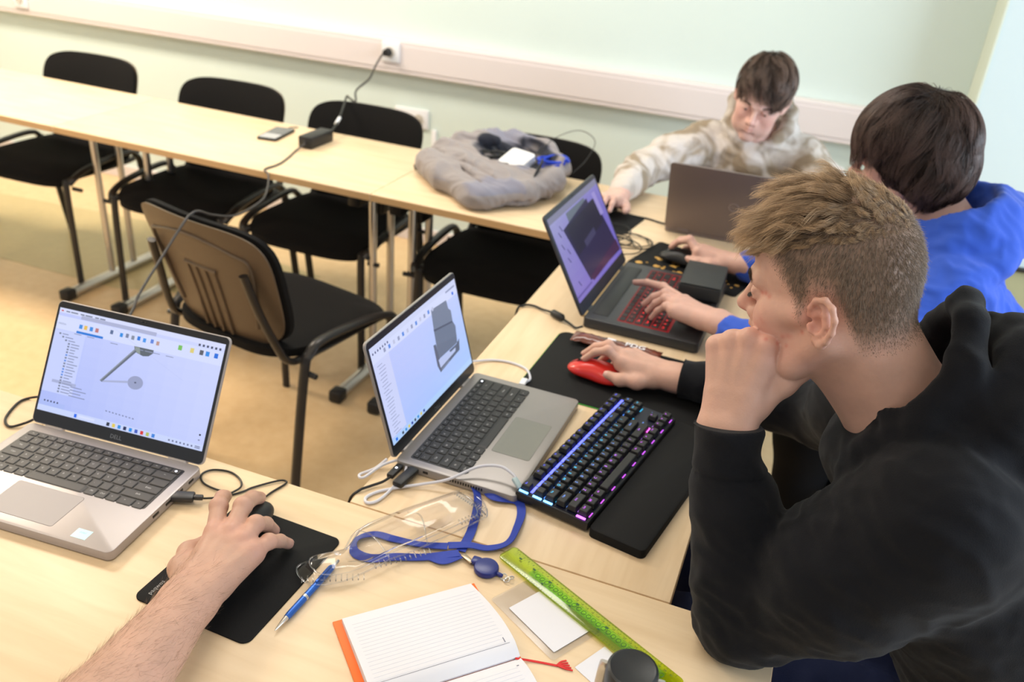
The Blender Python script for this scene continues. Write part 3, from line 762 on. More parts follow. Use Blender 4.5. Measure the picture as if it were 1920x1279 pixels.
b = MB(); b.prism(rrect(.362, .092, .010, 6, (0, 0)), 0, .0155, bev=.003)
wr = tag(obj('wrist_rest', b, M['black_soft'], None, (-.2285 + math.sin(KA) * .112 + .0, 1.205 - math.cos(KA) * .112, TZ + .0005), (0, 0, KA)), 'flat black wrist rest lying along the space-bar side of the lit keyboard', 'wrist rest')
def pad(name, label, poly_c, w, h, rz, th=.003, r=.015, stitch=None):
    t = thing(name, label, 'mouse pad', (*poly_c, TZ), rz)
    b = MB(); b.prism(rrect(w, h, r, 6), .0002, th, bev=.0008); obj('cloth_top', b, M['black_soft'], t)
    if stitch:
        P = [Vector((x, y, .0012)) for x, y in rrect(w + .001, h + .001, r, 6)]
        b = MB(); b.tube(P, .0012, 6, cyc=True); obj('stitched_edge', b, stitch, t)
    return t
p1 = pad('mouse_pad', 'black mouse pad under the red mouse, thin green edge facing the keyboard', (-.245, 1.495), .385, .262, rad(-1.5), .0035, .02, mat_cached('green_stitching', (.05, .35, .04, 1), .6))
p2_ = pad('mouse_pad', 'black mouse pad under the bare hairy arm in the front', (-.6105, .744), .218, .180, rad(88), .0025, .012)
b = MB(); add_text(b, 'paqwos', .009, (-.082, .0745, .0027), rz=rad(0)); obj('printed_word', b, mat_cached('pale_print', (.35, .35, .35, 1), .6), p2_, smooth=False)
pad('mouse_pad', 'small black mouse pad under the beige-hooded boy\'s hand at the end table', (-.545, 2.37), .20, .17, rad(-8))
p4 = pad('mouse_pad', 'dark mouse pad with gold picture under the hand in a blue sleeve', (-.235, 2.14), .30, .20, rad(-14), .003, .01)
b = MB(); random.seed(5)
for k in range(34):
    x = random.uniform(-.14, .14); y = random.uniform(-.09, .0); r_ = random.uniform(.003, .012)
    b.prism([(x + r_ * math.cos(t) * random.uniform(.6, 1.2), y + r_ * math.sin(t) * random.uniform(.5, 1)) for t in np.linspace(0, 2 * PI, 7, endpoint=False)], .003, .0031 + k * .000004)
o = obj('gold_picture', b, mat_cached('gold_print', srgb(205, 160, 80), .5), p4); o['kind'] = 'stuff'

def mouse(name, label, x, y, z, rz, L, W, Hh, m, wheel, cat='computer mouse', light=None, seam=True):
    t = thing(name, label, cat, (x, y, z), rz)   # nose towards +x
    bm = bmesh.new(); bmesh.ops.create_uvsphere(bm, u_segments=40, v_segments=24, radius=1)
    for v in bm.verts:
        X, Y, Z = v.co; s = 1 if Z > 0 else .35
        n_ = (abs(X) ** 2.6 + abs(Y) ** 2.6) ** (1 / 2.6); l2 = math.hypot(X, Y)
        k = l2 / n_ if n_ > 1e-6 else 1
        X *= k; Y *= k
        waist = 1 - .12 * math.exp(-((X - .15) / .35) ** 2)
        v.co = (X * L / 2, Y * W / 2 * waist * (1 - .08 * X), max(0, .32 * Hh + Z * Hh * .68 * (1 - .32 * X * (X > 0) - .22 * X * X * (X < 0))) if Z > 0 else .32 * Hh * (1 + Z) + .0008)
    b = MB(); b.bm(bm); obj('shell', b, m, t, angle=80)
    b = MB(); b.tube([(L * .30, 0, Hh * .66 + .010 * math.cos(a) * 0 + .0) for a in (0,)] + [(L * .30, .0001, Hh * .66)], .001, 4) if False else None
    b = MB(); bm = bmesh.new(); bmesh.ops.create_cone(bm, cap_ends=True, segments=24, radius1=.0095, radius2=.0095, depth=.006); b.bm(bm, (L * .27, 0, Hh * .70), Matrix.Rotation(PI / 2, 4, 'X')); obj('scroll_wheel', b, wheel, t)
    if seam:
        b = MB(); b.tube([(L * (.47 - .03 * k), 0, Hh * (.50 + .055 * k)) for k in range(8)], .0008, 6); obj('button_seam', b, M['black_pl'], t)
    if light:
        b = MB(); bm = bmesh.new(); bmesh.ops.create_uvsphere(bm, u_segments=14, v_segments=10, radius=.0085); b.bm(bm, (-L * .33, 0, Hh * .80)); obj('logo_light', b, light, t)
    return t
mouse('computer_mouse', 'red computer mouse under a hand on the black mouse pad', -.312, 1.468, TZ + .0035, rad(174), .118, .064, .038, M['red'], mat_cached('dark_chrome', (.2, .2, .2, 1), .2, metal=.9))
mouse('computer_mouse', 'small black computer mouse under the bare hairy hand in front', -.648, .812, TZ + .0025, rad(98), .100, .058, .034, M['black_pl'], M['dark_grey'])
mouse('computer_mouse', 'black computer mouse with red light held beside the gaming laptop', -.272, 2.145, TZ + .003, rad(172), .120, .066, .040, M['black_pl'], mat_cached('grey_wheel', (.4, .4, .4, 1), .3), light=glow('red_mouse_light', (1, .02, .06), 3.5))
mouse('computer_mouse', 'black computer mouse under the beige-hooded boy\'s hand', -.555, 2.40, TZ + .003, rad(250), .105, .06, .035, M['black_pl'], M['dark_grey'])
# ------------------------------------------------------------------ small things on the tables
def P3(x, y, z=0): return Vector((x, y, TZ + z))
def cable(name, label, pts, r, m, cat='cable', smooth=8, n=8):
    b = MB(); b.tube([P3(*p) if len(p) == 3 else P3(p[0], p[1], r + .0005) for p in pts], r, n, smooth=smooth)
    return tag(obj(name, b, m), label, cat)
# notebook: orange hard cover, two page blocks curving up from the spine
NB = thing('open_notebook', 'open notebook with orange hard cover and blank lined pages', 'notebook', (-.2945, .728, TZ), rad(45.6 - 90 + 0), None)
# local frame: +x along the page rows (towards the spine end at right), +y away
NB.location = (-.435, .708, TZ); NB.rotation_euler = (0, 0, math.atan2(.138, .135))
# local x from the top-left corner along the top edge; local -y down the pages; spine parallel to x
b = MB(); b.box((.0900, -.0595, .0016), (.198, .139, .0026), bev=.0008); b.box((.0900, -.204, .0016), (.198, .138, .0026), bev=.0008); b.box((.0915, -.133, .0012), (.205, .016, .002)); obj('cover', b, M['orange'], NB)
def pages(name, y0, y1, thick, flip):
    n = 16; V = []; F = []
    for i in range(n + 1):
        k = i / n; y = y0 + (y1 - y0) * k
        kk = k if not flip else 1 - k           # kk = 1 at the spine
        z = .0034 + thick * min(1, .55 + .45 * math.sin(min(1, kk * 1.25) * PI / 2)) * (1 if kk < .86 else 1 - .75 * ((kk - .86) / .14) ** 1.5)
        xr = .181 + .012 * math.sin(min(1, kk * 1.1) * PI * .62)
        for x in (.002, xr): V.append((x, y, z))
        for x in (.002, xr - .003): V.append((x, y, .0030))
    for i in range(n):
        a = i * 4; c = a + 4
        F += [(a, a + 1, c + 1, c), (a + 2, c + 2, c + 3, a + 3), (a, c, c + 2, a + 2), (a + 1, a + 3, c + 3, c + 1)]
    F += [(0, 2, 3, 1), (n * 4, n * 4 + 1, n * 4 + 3, n * 4 + 2)]
    b = MB(); b.add(V, F); o = obj(name, b, M['paper'], NB, angle=30)
    zf = lambda y: np.interp(y if y1 > y0 else -y, [(y0 + (y1 - y0) * i / n) * (1 if y1 > y0 else -1) for i in range(n + 1)], [V[i * 4][2] for i in range(n + 1)])
    return o, zf
o1, zf1 = pages('page_block', .004, -.131, .012, False)
o2, zf2 = pages('page_block', -.133, -.262, .006, True)
b = MB()
for k in range(17):
    y = -.012 - k * .0062; b.box((.096, y, zf1(y) + .0001), (.170, .00035, .0001))
b2 = MB()
for k in range(17):
    y = -.148 - k * .0062; b2.box((.096, y, zf2(y) + .0001), (.170, .00035, .0001))
for bb, oo in ((b, o1), (b2, o2)):
    q = obj('ruled_lines', bb, M['line'], oo, smooth=False); q['kind'] = 'stuff'
b = MB(); b.box((.096, -.1135, zf1(-.1135) + .0002), (.178, .0005, .0001)); b.box((.180, -.107, zf1(-.107) + .0002), (.0012, .008, .0001)); obj('printed_mark', b, M['line2'], o1, smooth=False)
b = MB(); b.box((.182, -.145, zf2(-.145) + .0003), (.003, .0012, .0001)); obj('printed_mark', b, M['line2'], o2, smooth=False)
b = MB(); b.ribbon([(.185, -.132, .006), (.200, -.137, .002), (.215, -.146, .001), (.232, -.158, .001)], .003, .0006)
for k in range(5): b.ribbon([(.231, -.157, .0012), (.238 + .002 * abs(k - 2) * 0, -.160 - .0 + (k - 2) * .0028, .0015), (.246, -.163 + (k - 2) * .0042, .001)], .002, .0008)
obj('bookmark_ribbon', b, M['red_rib'], NB)
# pen
pen = thing('ballpoint_pen', 'blue metallic ballpoint pen with silver tip lying beside the mouse pad', 'pen', (-.5045, .668, TZ + .0055), math.atan2(.147, .004) - .0)
pen.location = (-.5045, .664, TZ + .0055); pen.rotation_euler = (0, rad(0), math.atan2(.150, .007))
def axial(prof, m, name, parent):
    b = MB(); b.lathe(prof, 20); me = b
    return obj(name, b, m, parent, rot=(0, PI / 2, 0))
axial([(.0006, 0), (.0009, .002), (.0014, .003), (.0032, .018), (.0036, .024)], M['chrome'], 'tip', pen)
axial([(.0040, .024), (.0046, .030), (.0047, .062)], M['blue_pl'], 'lower_barrel', pen)
axial([(.0049, .062), (.0049, .066)], M['chrome'], 'ring', pen)
axial([(.0047, .066), (.0047, .115), (.0040, .128), (.0030, .131)], M['blue_pl'], 'upper_barrel', pen)
axial([(.0024, .131), (.0024, .142), (.0018, .1435)], M['chrome'], 'push_button', pen)
b = MB(); b.tube([(.090, 0, .0062), (.122, 0, .0068), (.127, 0, .0046)], .0011, 8, squash=(.7, 1.8)); obj('clip', b, M['blue_pl'], pen)
# lanyard: a flat blue ribbon
b = MB()
b.ribbon([P3(-.352, .900, .003), P3(-.356, .950, .004), P3(-.372, 1.010, .007), P3(-.395, 1.045, .006), P3(-.410, 1.043, .005), P3(-.402, 1.060, .005), P3(-.383, 1.064, .005), P3(-.372, 1.045, .006), P3(-.352, 1.030, .008), P3(-.318, 1.040, .004), P3(-.303, 1.020, .004), P3(-.296, .985, .006), P3(-.296, .945, .005), P3(-.318, .922, .004), P3(-.345, .915, .005), P3(-.372, .900, .006)], .0135, .0012, smooth=9, twist=[0, .2, .5, .2, .9, 1.2, .6, .2, .1, .3, .6, .2, .1, .0])
b.ribbon([P3(-.372, .898, .006), P3(-.41, .888, .003), P3(-.450, .882, .003), P3(-.480, .878, .004), P3(-.497, .858, .004), P3(-.488, .834, .004), P3(-.462, .832, .003), P3(-.430, .850, .003), P3(-.395, .866, .003), P3(-.352, .893, .005)], .0135, .0012, smooth=9, twist=[0, .2, 0, .2, .8, .3, .1, 0, 0])
b.ribbon([P3(-.385, .872, .003), P3(-.366, .872, .004), P3(-.350, .893, .004)], .017, .0012)
lan = thing('lanyard', 'blue ribbon lanyard looped on the table, with a round dark blue reel', 'lanyard', (-.35, .9, TZ))
def shift(o, root): o.parent = root; o.location = -Vector(root.location)
o = obj('ribbon', b, M['blue_rib']); shift(o, lan)
b = MB(); b.box((-.3365, .888, TZ + .005), (.022, .008, .003), Matrix.Rotation(rad(-28), 4, 'Z'), bev=.001); o = obj('metal_crimp', b, mat_cached('bronze_clip', (.35, .28, .2, 1), .3, metal=.9), None); shift(o, lan)
b = MB(); b.lathe([(.0001, 0), (.0165, 0), (.0178, .002), (.0178, .006), (.0165, .0085), (.0120, .0095), (.0001, .0097)], 36, (-.305, .882, TZ + .0008)); b.box((-.3235, .8895, TZ + .005), (.014, .015, .007), bev=.003); b.box((-.2855, .879, TZ + .004), (.014, .006, .005), Matrix.Rotation(rad(-12), 4, 'Z'), bev=.002); reel = obj('reel', b, M['blue_reel']); shift(reel, lan)
b = MB()
for k, (x, y) in enumerate(((-.277, .878), (-.271, .8745), (-.2675, .880))): b.tube([P3(x + .0042 * math.cos(t), y + .0042 * math.sin(t), .0035 + .002 * math.sin(t + k)) for t in np.linspace(0, 2 * PI, 14, endpoint=False)], .0009, 6, cyc=True)
o = obj('split_ring', b, M['chrome']); shift(o, lan)
# clear plastic clamshell
def clamshell():
    t = thing('plastic_clamshell', 'empty clear plastic blister shell lying over the lanyard and pen', 'plastic packaging', (-.44, .87, TZ))
    ox, oy = -.44, .87
    def P(x, y, z): return (x - ox, y - oy, z)
    out = [(-.536, .762), (-.534, .782), (-.500, .815), (-.503, .868), (-.470, .930), (-.410, 1.015), (-.398, 1.024), (-.366, 1.012), (-.346, .985), (-.352, .965), (-.398, .885), (-.432, .835), (-.438, .822), (-.470, .770), (-.506, .748)]
    def ring(sc, z, c=(-.44, .875)): return [P(c[0] + (x - c[0]) * sc, c[1] + (y - c[1]) * sc, z) for x, y in out]
    levels = [(1.0, .0085), (.965, .0095), (.93, .0095), (.90, .016), (.86, .018), (.60, .018), (.57, .0145), (.2, .014)]
    V = []; F = []; n = len(out)
    for sc, z in levels: V += ring(sc, z)
    for i in range(len(levels) - 1):
        for k in range(n): F.append((i * n + k, i * n + (k + 1) % n, (i + 1) * n + (k + 1) % n, (i + 1) * n + k))
    b = MB(); b.add(V, F); o = obj('clear_shell', b, M['clear'], t, angle=60)
    b = MB()
    sm = catmull([Vector(p) for p in ring(1.0, .010)], 4, True)
    b.tube(sm, .0011, 6, cyc=True); b.tube(catmull([Vector(p) for p in ring(.88, .0178)], 4, True), .0008, 6, cyc=True)
    obj('folded_rim', b, M['clear'], o)
    b = MB()
    for (a, c, m_) in (((-.520, .750), (-.448, .790), 12), ((-.445, .815), (-.39, .875), 12), ((-.408, 1.012), (-.352, .99), 14), ((-.375, .95), (-.352, .985), 8)):
        for k in range(m_):
            q = k / (m_ - 1); x, y = a[0] + (c[0] - a[0]) * q, a[1] + (c[1] - a[1]) * q
            b.box(P(x, y, .0105), (.0016, .011, .003), Matrix.Rotation(math.atan2(c[1] - a[1], c[0] - a[0]), 4, 'Z'), bev=.0005)
    r_ = obj('ribbed_edge', b, M['clear'], o); r_['kind'] = 'stuff'
    b = MB(); b.tube([P(-.432, .835, .012), P(-.47, .86, .0165), P(-.50, .868, .012)], .0010, 6, smooth=5); b.tube([P(-.398, .885, .012), P(-.43, .93, .0165), P(-.455, .935, .012)], .0010, 6, smooth=5); obj('moulded_fold', b, M['clear'], o)
clamshell()
# ruler
ru = thing('ruler', 'transparent lime green plastic ruler with dark stencil shapes', 'ruler', (-.287, .924, TZ), math.atan2(-.134, .267))
b = MB(); b.prism(rrect(.312, .034, .008, 5, (.150, 0)), .0042, .0062, bev=.0006); obj('blade', b, M['lime'], ru)
b = MB(); b.prism(rrect(.236, .014, .002, 3, (.165, .000)), .0063, .0064); obj('printed_band', b, M['green_print'], ru)
b = MB()
for k in range(61): b.box((.005 + k * .0048, .0145 - (0 if k % 5 else .0010), .0064), (.0004, .0022 if k % 5 else .004, .0001)); b.box((.005 + k * .0048, -.0145, .0064), (.0004, .002 if k % 5 else .0035, .0001))
o = obj('scale_marks', b, M['lime_ink'], ru, smooth=False); o['kind'] = 'stuff'
b = MB(); random.seed(11)
for k in range(30): add_text(b, str(k + 1), .0042, (.0125 + k * .0095, .0092, .0065))
for k in range(26):
    x = .060 + k * .0088; b.tube([(x + .003 * math.cos(t), .0035 * math.sin(t), .0066) for t in np.linspace(0, 2 * PI, 12, endpoint=False)], .00035, 4, cyc=True)
    if k % 6 == 2: b.box((x + .002, .0045, .0066), (.005, .003, .0001)); b.box((x - .003, -.006, .0066), (.004, .0025, .0001))
for x in (.020, .048): b.box((x, .0045, .0066), (.005, .003, .0001))
o = obj('stencil_print', b, M['lime_ink'], ru, smooth=False); o['kind'] = 'stuff'
# badge holder with white card, second card
bh = thing('badge_holder', 'clear badge holder with blank white card under the green ruler', 'badge holder', (-.198, .832, TZ), rad(-2))
bh.rotation_euler = (0, 0, math.atan2(-.046, .078))
b = MB(); b.prism(rrect(.128, .088, .004, 4, (-.006, .004)), .0008, .0012); obj('clear_sleeve', b, M['clear'], bh)
b = MB(); b.prism(rrect(.092, .066, .001, 2, (.003, .003)), .0014, .0019); obj('white_card', b, M['paper'], bh)
b = MB(); b.prism(rrect(.075, .055, .001, 2), .0002, .0007)
tag(obj('paper_card', b, M['paper'], None, (-.094, .777, TZ), (0, 0, rad(-28))), 'blank white card partly under the grey bottle', 'card')
# bottle
bt = thing('drink_bottle', 'dark grey drink bottle with round lid and silver carry loop at the bottom edge', 'bottle', (-.056, .622, TZ))
b = MB(); b.lathe([(.0001, .001), (.034, .001), (.037, .004), (.038, .02), (.038, .120), (.036, .132), (.030, .142), (.0235, .148), (.0235, .155)], 48); obj('body', b, M['thermo'], bt)
b = MB(); b.lathe([(.0255, .152), (.0262, .154), (.0262, .188), (.0250, .193), (.0225, .1945), (.0205, .1938), (.0001, .1938)], 48); obj('lid', b, M['thermo'], bt)
b = MB(); b.tube([(-.0300, -.002, .132), (-.0295, .0, .155), (-.0285, .003, .178), (-.0270, .0, .190)], .0022, 8, smooth=5, squash=(2.6, .8)); b.tube([(.0300, .002, .132), (.0295, .0, .155), (.0285, -.003, .178), (.0270, 0, .190)], .0022, 8, smooth=5, squash=(2.6, .8))
b.tube([(.031 * math.cos(t), .031 * math.sin(t), .134) for t in np.linspace(0, 2 * PI, 40, endpoint=False)], .002, 8, cyc=True); obj('carry_loop', b, M['chrome'], bt)
# chocolate bar in its wrapper
cb = thing('chocolate_bar', 'brown wrapped snack bar with white letters between red mouse and gaming laptop', 'snack bar', (-.306, 1.600, TZ + .004), rad(-2))
bm = bmesh.new(); N1, N2 = 34, 12
vs = [[None] * (N2) for _ in range(N1)]
for i in range(N1):
    u = i / (N1 - 1); end = min(1, min(u, 1 - u) / .12)
    for j in range(N2):
        a = 2 * PI * j / N2; yy = math.cos(a) * (.020 + .001 * math.sin(u * 40)); zz = math.sin(a) * (.0085 * (end ** .6) + .0006) + .009
        vs[i][j] = bm.verts.new(((u - .5) * .19, yy * (1.0 + .15 * (1 - end)), zz + .0008 * math.sin(u * 70 + j)))
for i in range(N1 - 1):
    for j in range(N2): bm.faces.new((vs[i][j], vs[i][(j + 1) % N2], vs[i + 1][(j + 1) % N2], vs[i + 1][j]))
bm.faces.new(vs[0]); bm.faces.new(vs[-1][::-1]); b = MB(); b.bm(bm); obj('wrapper', b, M['choc'], cb)
b = MB(); add_text(b, 'PDG', .022, (.040, .002, .0186), bold=True); b.box((.045, -.0125, .0170), (.028, .003, .0006)); b.box((-.012, .006, .0188), (.018, .007, .0004)); obj('white_lettering', b, M['paper'], cb, smooth=False)
# cables near the laptops
cable('charging_cable', 'white charging cable curling from the grey laptop over the table to the keyboard', [(-.545, 1.040, .012), (-.556, 1.020), (-.570, .995), (-.560, .990, .004), (-.545, 1.030, .008), (-.520, 1.052, .010), (-.505, 1.025, .008), (-.507, .985, .004), (-.513, .950), (-.525, .938), (-.533, .948), (-.524, .968, .003), (-.500, .990, .004), (-.465, 1.012, .008), (-.430, 1.028, .018), (-.395, 1.060, .032), (-.362, 1.070, .038), (-.338, 1.066, .034), (-.327, 1.060, .028)], .0024, M['white_cable'])
b = MB(); b.box((0, 0, 0), (.021, .0095, .0065), bev=.002); tag(obj('cable_plug', b, mat_cached('grey_clear_plug', srgb(170, 190, 195), .3), None, (-.325, 1.056, TZ + .0265), (0, rad(20), rad(-35))), 'pale grey cable plug at the corner of the lit keyboard', 'plug')
cable('charging_cable', 'white cable looping behind the grey laptop to the black mouse pad', [(-.56, 1.380, .02), (-.550, 1.412, .006), (-.520, 1.440), (-.485, 1.448), (-.450, 1.440), (-.432, 1.418), (-.425, 1.395, .006), (-.432, 1.372, .010)], .0024, M['white_cable'])
b = MB(); b.box((0, 0, 0), (.012, .024, .007), bev=.002); tag(obj('cable_plug', b, M['white_pl'], None, (-.430, 1.374, TZ + .0115), (0, 0, rad(3))), 'white cable plug in the far side of the grey laptop', 'plug')
b = MB(); b.box((0, 0, 0), (.018, .050, .010), bev=.003); tag(obj('usb_stick', b, M['black_pl'], None, (-.497, 1.012, TZ + .0105), (0, 0, rad(-8))), 'black USB stick in the near side of the grey laptop', 'usb stick')
b = MB(); b.box((0, 0, 0), (.012, .034, .008), bev=.002); u2 = tag(obj('cable_plug', b, M['black_pl'], None, (-.520, 1.020, TZ + .0095), (0, 0, rad(-4))), 'black cable plug beside the USB stick, with a tiny white light', 'plug')
b = MB(); b.box((0, .004, .0042), (.003, .003, .0006)); obj('status_light', b, mat_cached('white_status_light'), u2)
cable('power_cable', 'black cable from the grey laptop dropping over the table edge', [(-.520, 1.003, .009), (-.527, .990, .006), (-.540, .975, .004), (-.551, .958, .003), (-.560, .945, -.01), (-.565, .935, -.06), (-.570, .92, -.2), (-.58, .95, -.5), (-.6, 1.1, -.735)], .0022, M['black_cable'])
cable('mouse_cable', 'thin black cable looping from the silver laptop to the hand-held mouse', [(-.752, .832, .008), (-.737, .846, .004), (-.722, .862), (-.708, .880), (-.700, .896), (-.675, .925, .003), (-.664, .930), (-.662, .922), (-.669, .895), (-.668, .872, .004), (-.658, .860, .006)], .0016, M['black_cable'])
cable('mouse_cable', 'thin black cable curl lying beside the silver laptop', [(-.722, .862, .004), (-.716, .885, .004), (-.730, .903), (-.755, .912), (-.782, .905), (-.790, .888), (-.775, .872), (-.748, .866, .003), (-.722, .868, .004)], .0016, M['black_cable'])
b = MB(); b.box((0, 0, 0), (.040, .018, .010), bev=.003); b.box((.026, 0, 0), (.014, .008, .007), bev=.002); tag(obj('usb_plug', b, M['dark_grey'], None, (-.775, .822, TZ + .0105), (0, 0, rad(22))), 'dark grey plug in the right side of the silver laptop', 'plug')
cable('charging_cable', 'black charging cable curving behind the left edge of the silver laptop', [(-1.115, .884, .012), (-1.128, .870, .006), (-1.145, .856), (-1.168, .868), (-1.185, .900), (-1.190, .925), (-1.175, .945), (-1.15, .960), (-1.13, .965, .003), (-1.12, 1.0, -.02), (-1.12, 1.02, -.3)], .0022, M['black_cable'])
# power brick on the back table and its cords
pb = thing('power_adapter', 'black power adapter brick on the back row of tables', 'power adapter', (-1.612, 2.545, TZ), rad(88))
b = MB(); b.box((0, 0, .021), (.135, .052, .040), bev=.005); obj('body', b, M['black_pl'], pb)
b = MB(); b.box((-.0685, 0, .022), (.001, .012, .012), bev=.0003); obj('socket_inlet', b, M['dark_grey'], pb)
cable('adapter_cable', 'black power cable rising from the adapter to the wall trunking socket', [(-1.606, 2.612, .024), (-1.612, 2.66, .030), (-1.635, 2.74, .048), (-1.668, 2.83, .074), (-1.695, 2.895, .086), (-1.728, 2.97, .060), (-1.752, 3.06, .028), (-1.801, 3.15, .046), (-1.814, 3.28, .069), (-1.847, 3.4, .102), (-1.862, 3.48, .128), (-1.852, 3.50, .138)], .004, M['black_cable'])
b = MB(); bm = bmesh.new(); bmesh.ops.create_cone(bm, cap_ends=True, segments=20, radius1=.019, radius2=.014, depth=.030); b.bm(bm, (0, 0, 0), Matrix.Rotation(PI / 2, 4, 'X')); tag(obj('power_plug', b, M['black_pl'], None, (-1.852, 3.506, TZ + .138)), 'round black plug in the white trunking socket', 'plug')
b = MB(); b.tube([(-.002, -.02, -.001), (0, 0, 0), (.002, .02, .001)], .0062, 10); tag(obj('cord_label', b, M['white_pl'], None, (-1.628, 2.715, TZ + .042), (rad(16), 0, rad(16))), 'white label sleeve wrapped round the black power cord', 'label')
cable('laptop_cable', 'thin dark cable from the adapter over the chair back down to the silver laptop', [(-1.612, 2.478, .018), (-1.620, 2.43, .003), (-1.60, 2.36, .003), (-1.585, 2.28, .003), (-1.590, 2.215, .003), (-1.565, 2.196, -.005), (-1.53, 2.14, -.022), (-1.49, 2.05, -.030), (-1.465, 1.9, -.022), (-1.422, 1.75, .034), (-1.388, 1.655, .081), (-1.385, 1.625, .084), (-1.382, 1.595, .075), (-1.374, 1.50, .022), (-1.322, 1.36, -.004), (-1.275, 1.28, -.006), (-1.20, 1.12, -.01), (-1.15, 1.00, .006), (-1.13, .955, .004), (-1.115, .93, .010)], .0030, mat_cached('dark_grey_cable', (.05, .045, .045, 1), .5))
# phone
ph = thing('smartphone', 'smartphone lying face up on the back row of tables, left of the adapter', 'smartphone', (-1.783, 2.562, TZ), rad(7))
b = MB(); b.prism(rrect(.072, .150, .009, 5), .0005, .0085, bev=.001); obj('case', b, M['black_pl'], ph)
b = MB(); b.prism(rrect(.066, .143, .007, 5), .0085, .0088); obj('glass_front', b, mat_cached('grey_phone_glass', (.10, .10, .11, 1), .08), ph)
b = MB(); b.prism(rrect(.060, .052, .003, 3, (0, -.042)), .0088, .0090); obj('pale_screen_area', b, mat_cached('pale_reflective_screen', (.42, .42, .44, 1), .2), ph)
cable('phone_cable', 'short thin cable at the far end of the smartphone', [(-1.785, 2.635, .006), (-1.788, 2.66, .005), (-1.77, 2.678, .004)], .002, M['black_cable'])
# socket adapter cable across perpendicular table to the gaming laptop
cable('laptop_cable', 'black cable with a ferrite bead running to the gaming laptop', [(-.395, 1.655, .012), (-.41, 1.655, .005), (-.425, 1.665, .005), (-.445, 1.675, .008), (-.480, 1.695, .008), (-.505, 1.705, .005), (-.53, 1.715, .004), (-.550, 1.705, .003), (-.562, 1.69, -.02), (-.57, 1.68, -.2), (-.60, 1.7, -.735)], .0026, M['black_cable'])
b = MB(); b.tube([(-.020, 0, 0), (-.014, 0, 0), (.014, 0, 0), (.020, 0, 0)], [.004, .0085, .0085, .004], 12); tag(obj('ferrite_bead', b, M['black_pl'], None, (-.462, 1.684, TZ + .0095), (0, 0, rad(-28))), 'black ferrite bead on the cable beside the gaming laptop', 'ferrite bead')
# tangle of cables behind the gaming laptop
random.seed(21)
for k in range(6):
    cx, cy = -.47 + random.uniform(-.03, .05), 2.19 + random.uniform(-.05, .07); pts = []
    a0 = random.uniform(0, 6.28); rx, ry = random.uniform(.04, .08), random.uniform(.035, .08)
    for i in range(13): a = a0 + i * .62; pts.append((cx + rx * math.cos(a) * (1 + .02 * i), cy + ry * math.sin(a), .002 + .0012 * (i % 3) + .0014 * k))
    o = cable('tangled_cable', 'thin black cable in the tangle behind the gaming laptop', pts, .0017, M['black_cable']); o['group'] = 'tangle of thin black cables'
cable('laptop_cable', 'black cable lead from the small mouse pad to the back-turned laptop', [(-.47, 2.43, .004), (-.43, 2.435, .003), (-.39, 2.42, .004), (-.36, 2.41, .006)], .0028, M['black_cable'])
# black box on the gaming laptop
bx = thing('black_box', 'flat matte black box resting on the corner of the gaming laptop', 'box', (-.190, 1.960, TZ + .0262), rad(2))
b = MB(); b.box((0, 0, .018), (.098, .150, .034), bev=.005); obj('casing', b, mat_cached('matt_charcoal', (.030, .032, .033, 1), .55), bx)
b = MB(); b.box((0, 0, .0365), (.094, .146, .001), bev=.0004); obj('top_panel', b, mat_cached('matt_charcoal_top', (.036, .038, .039, 1), .6), bx)
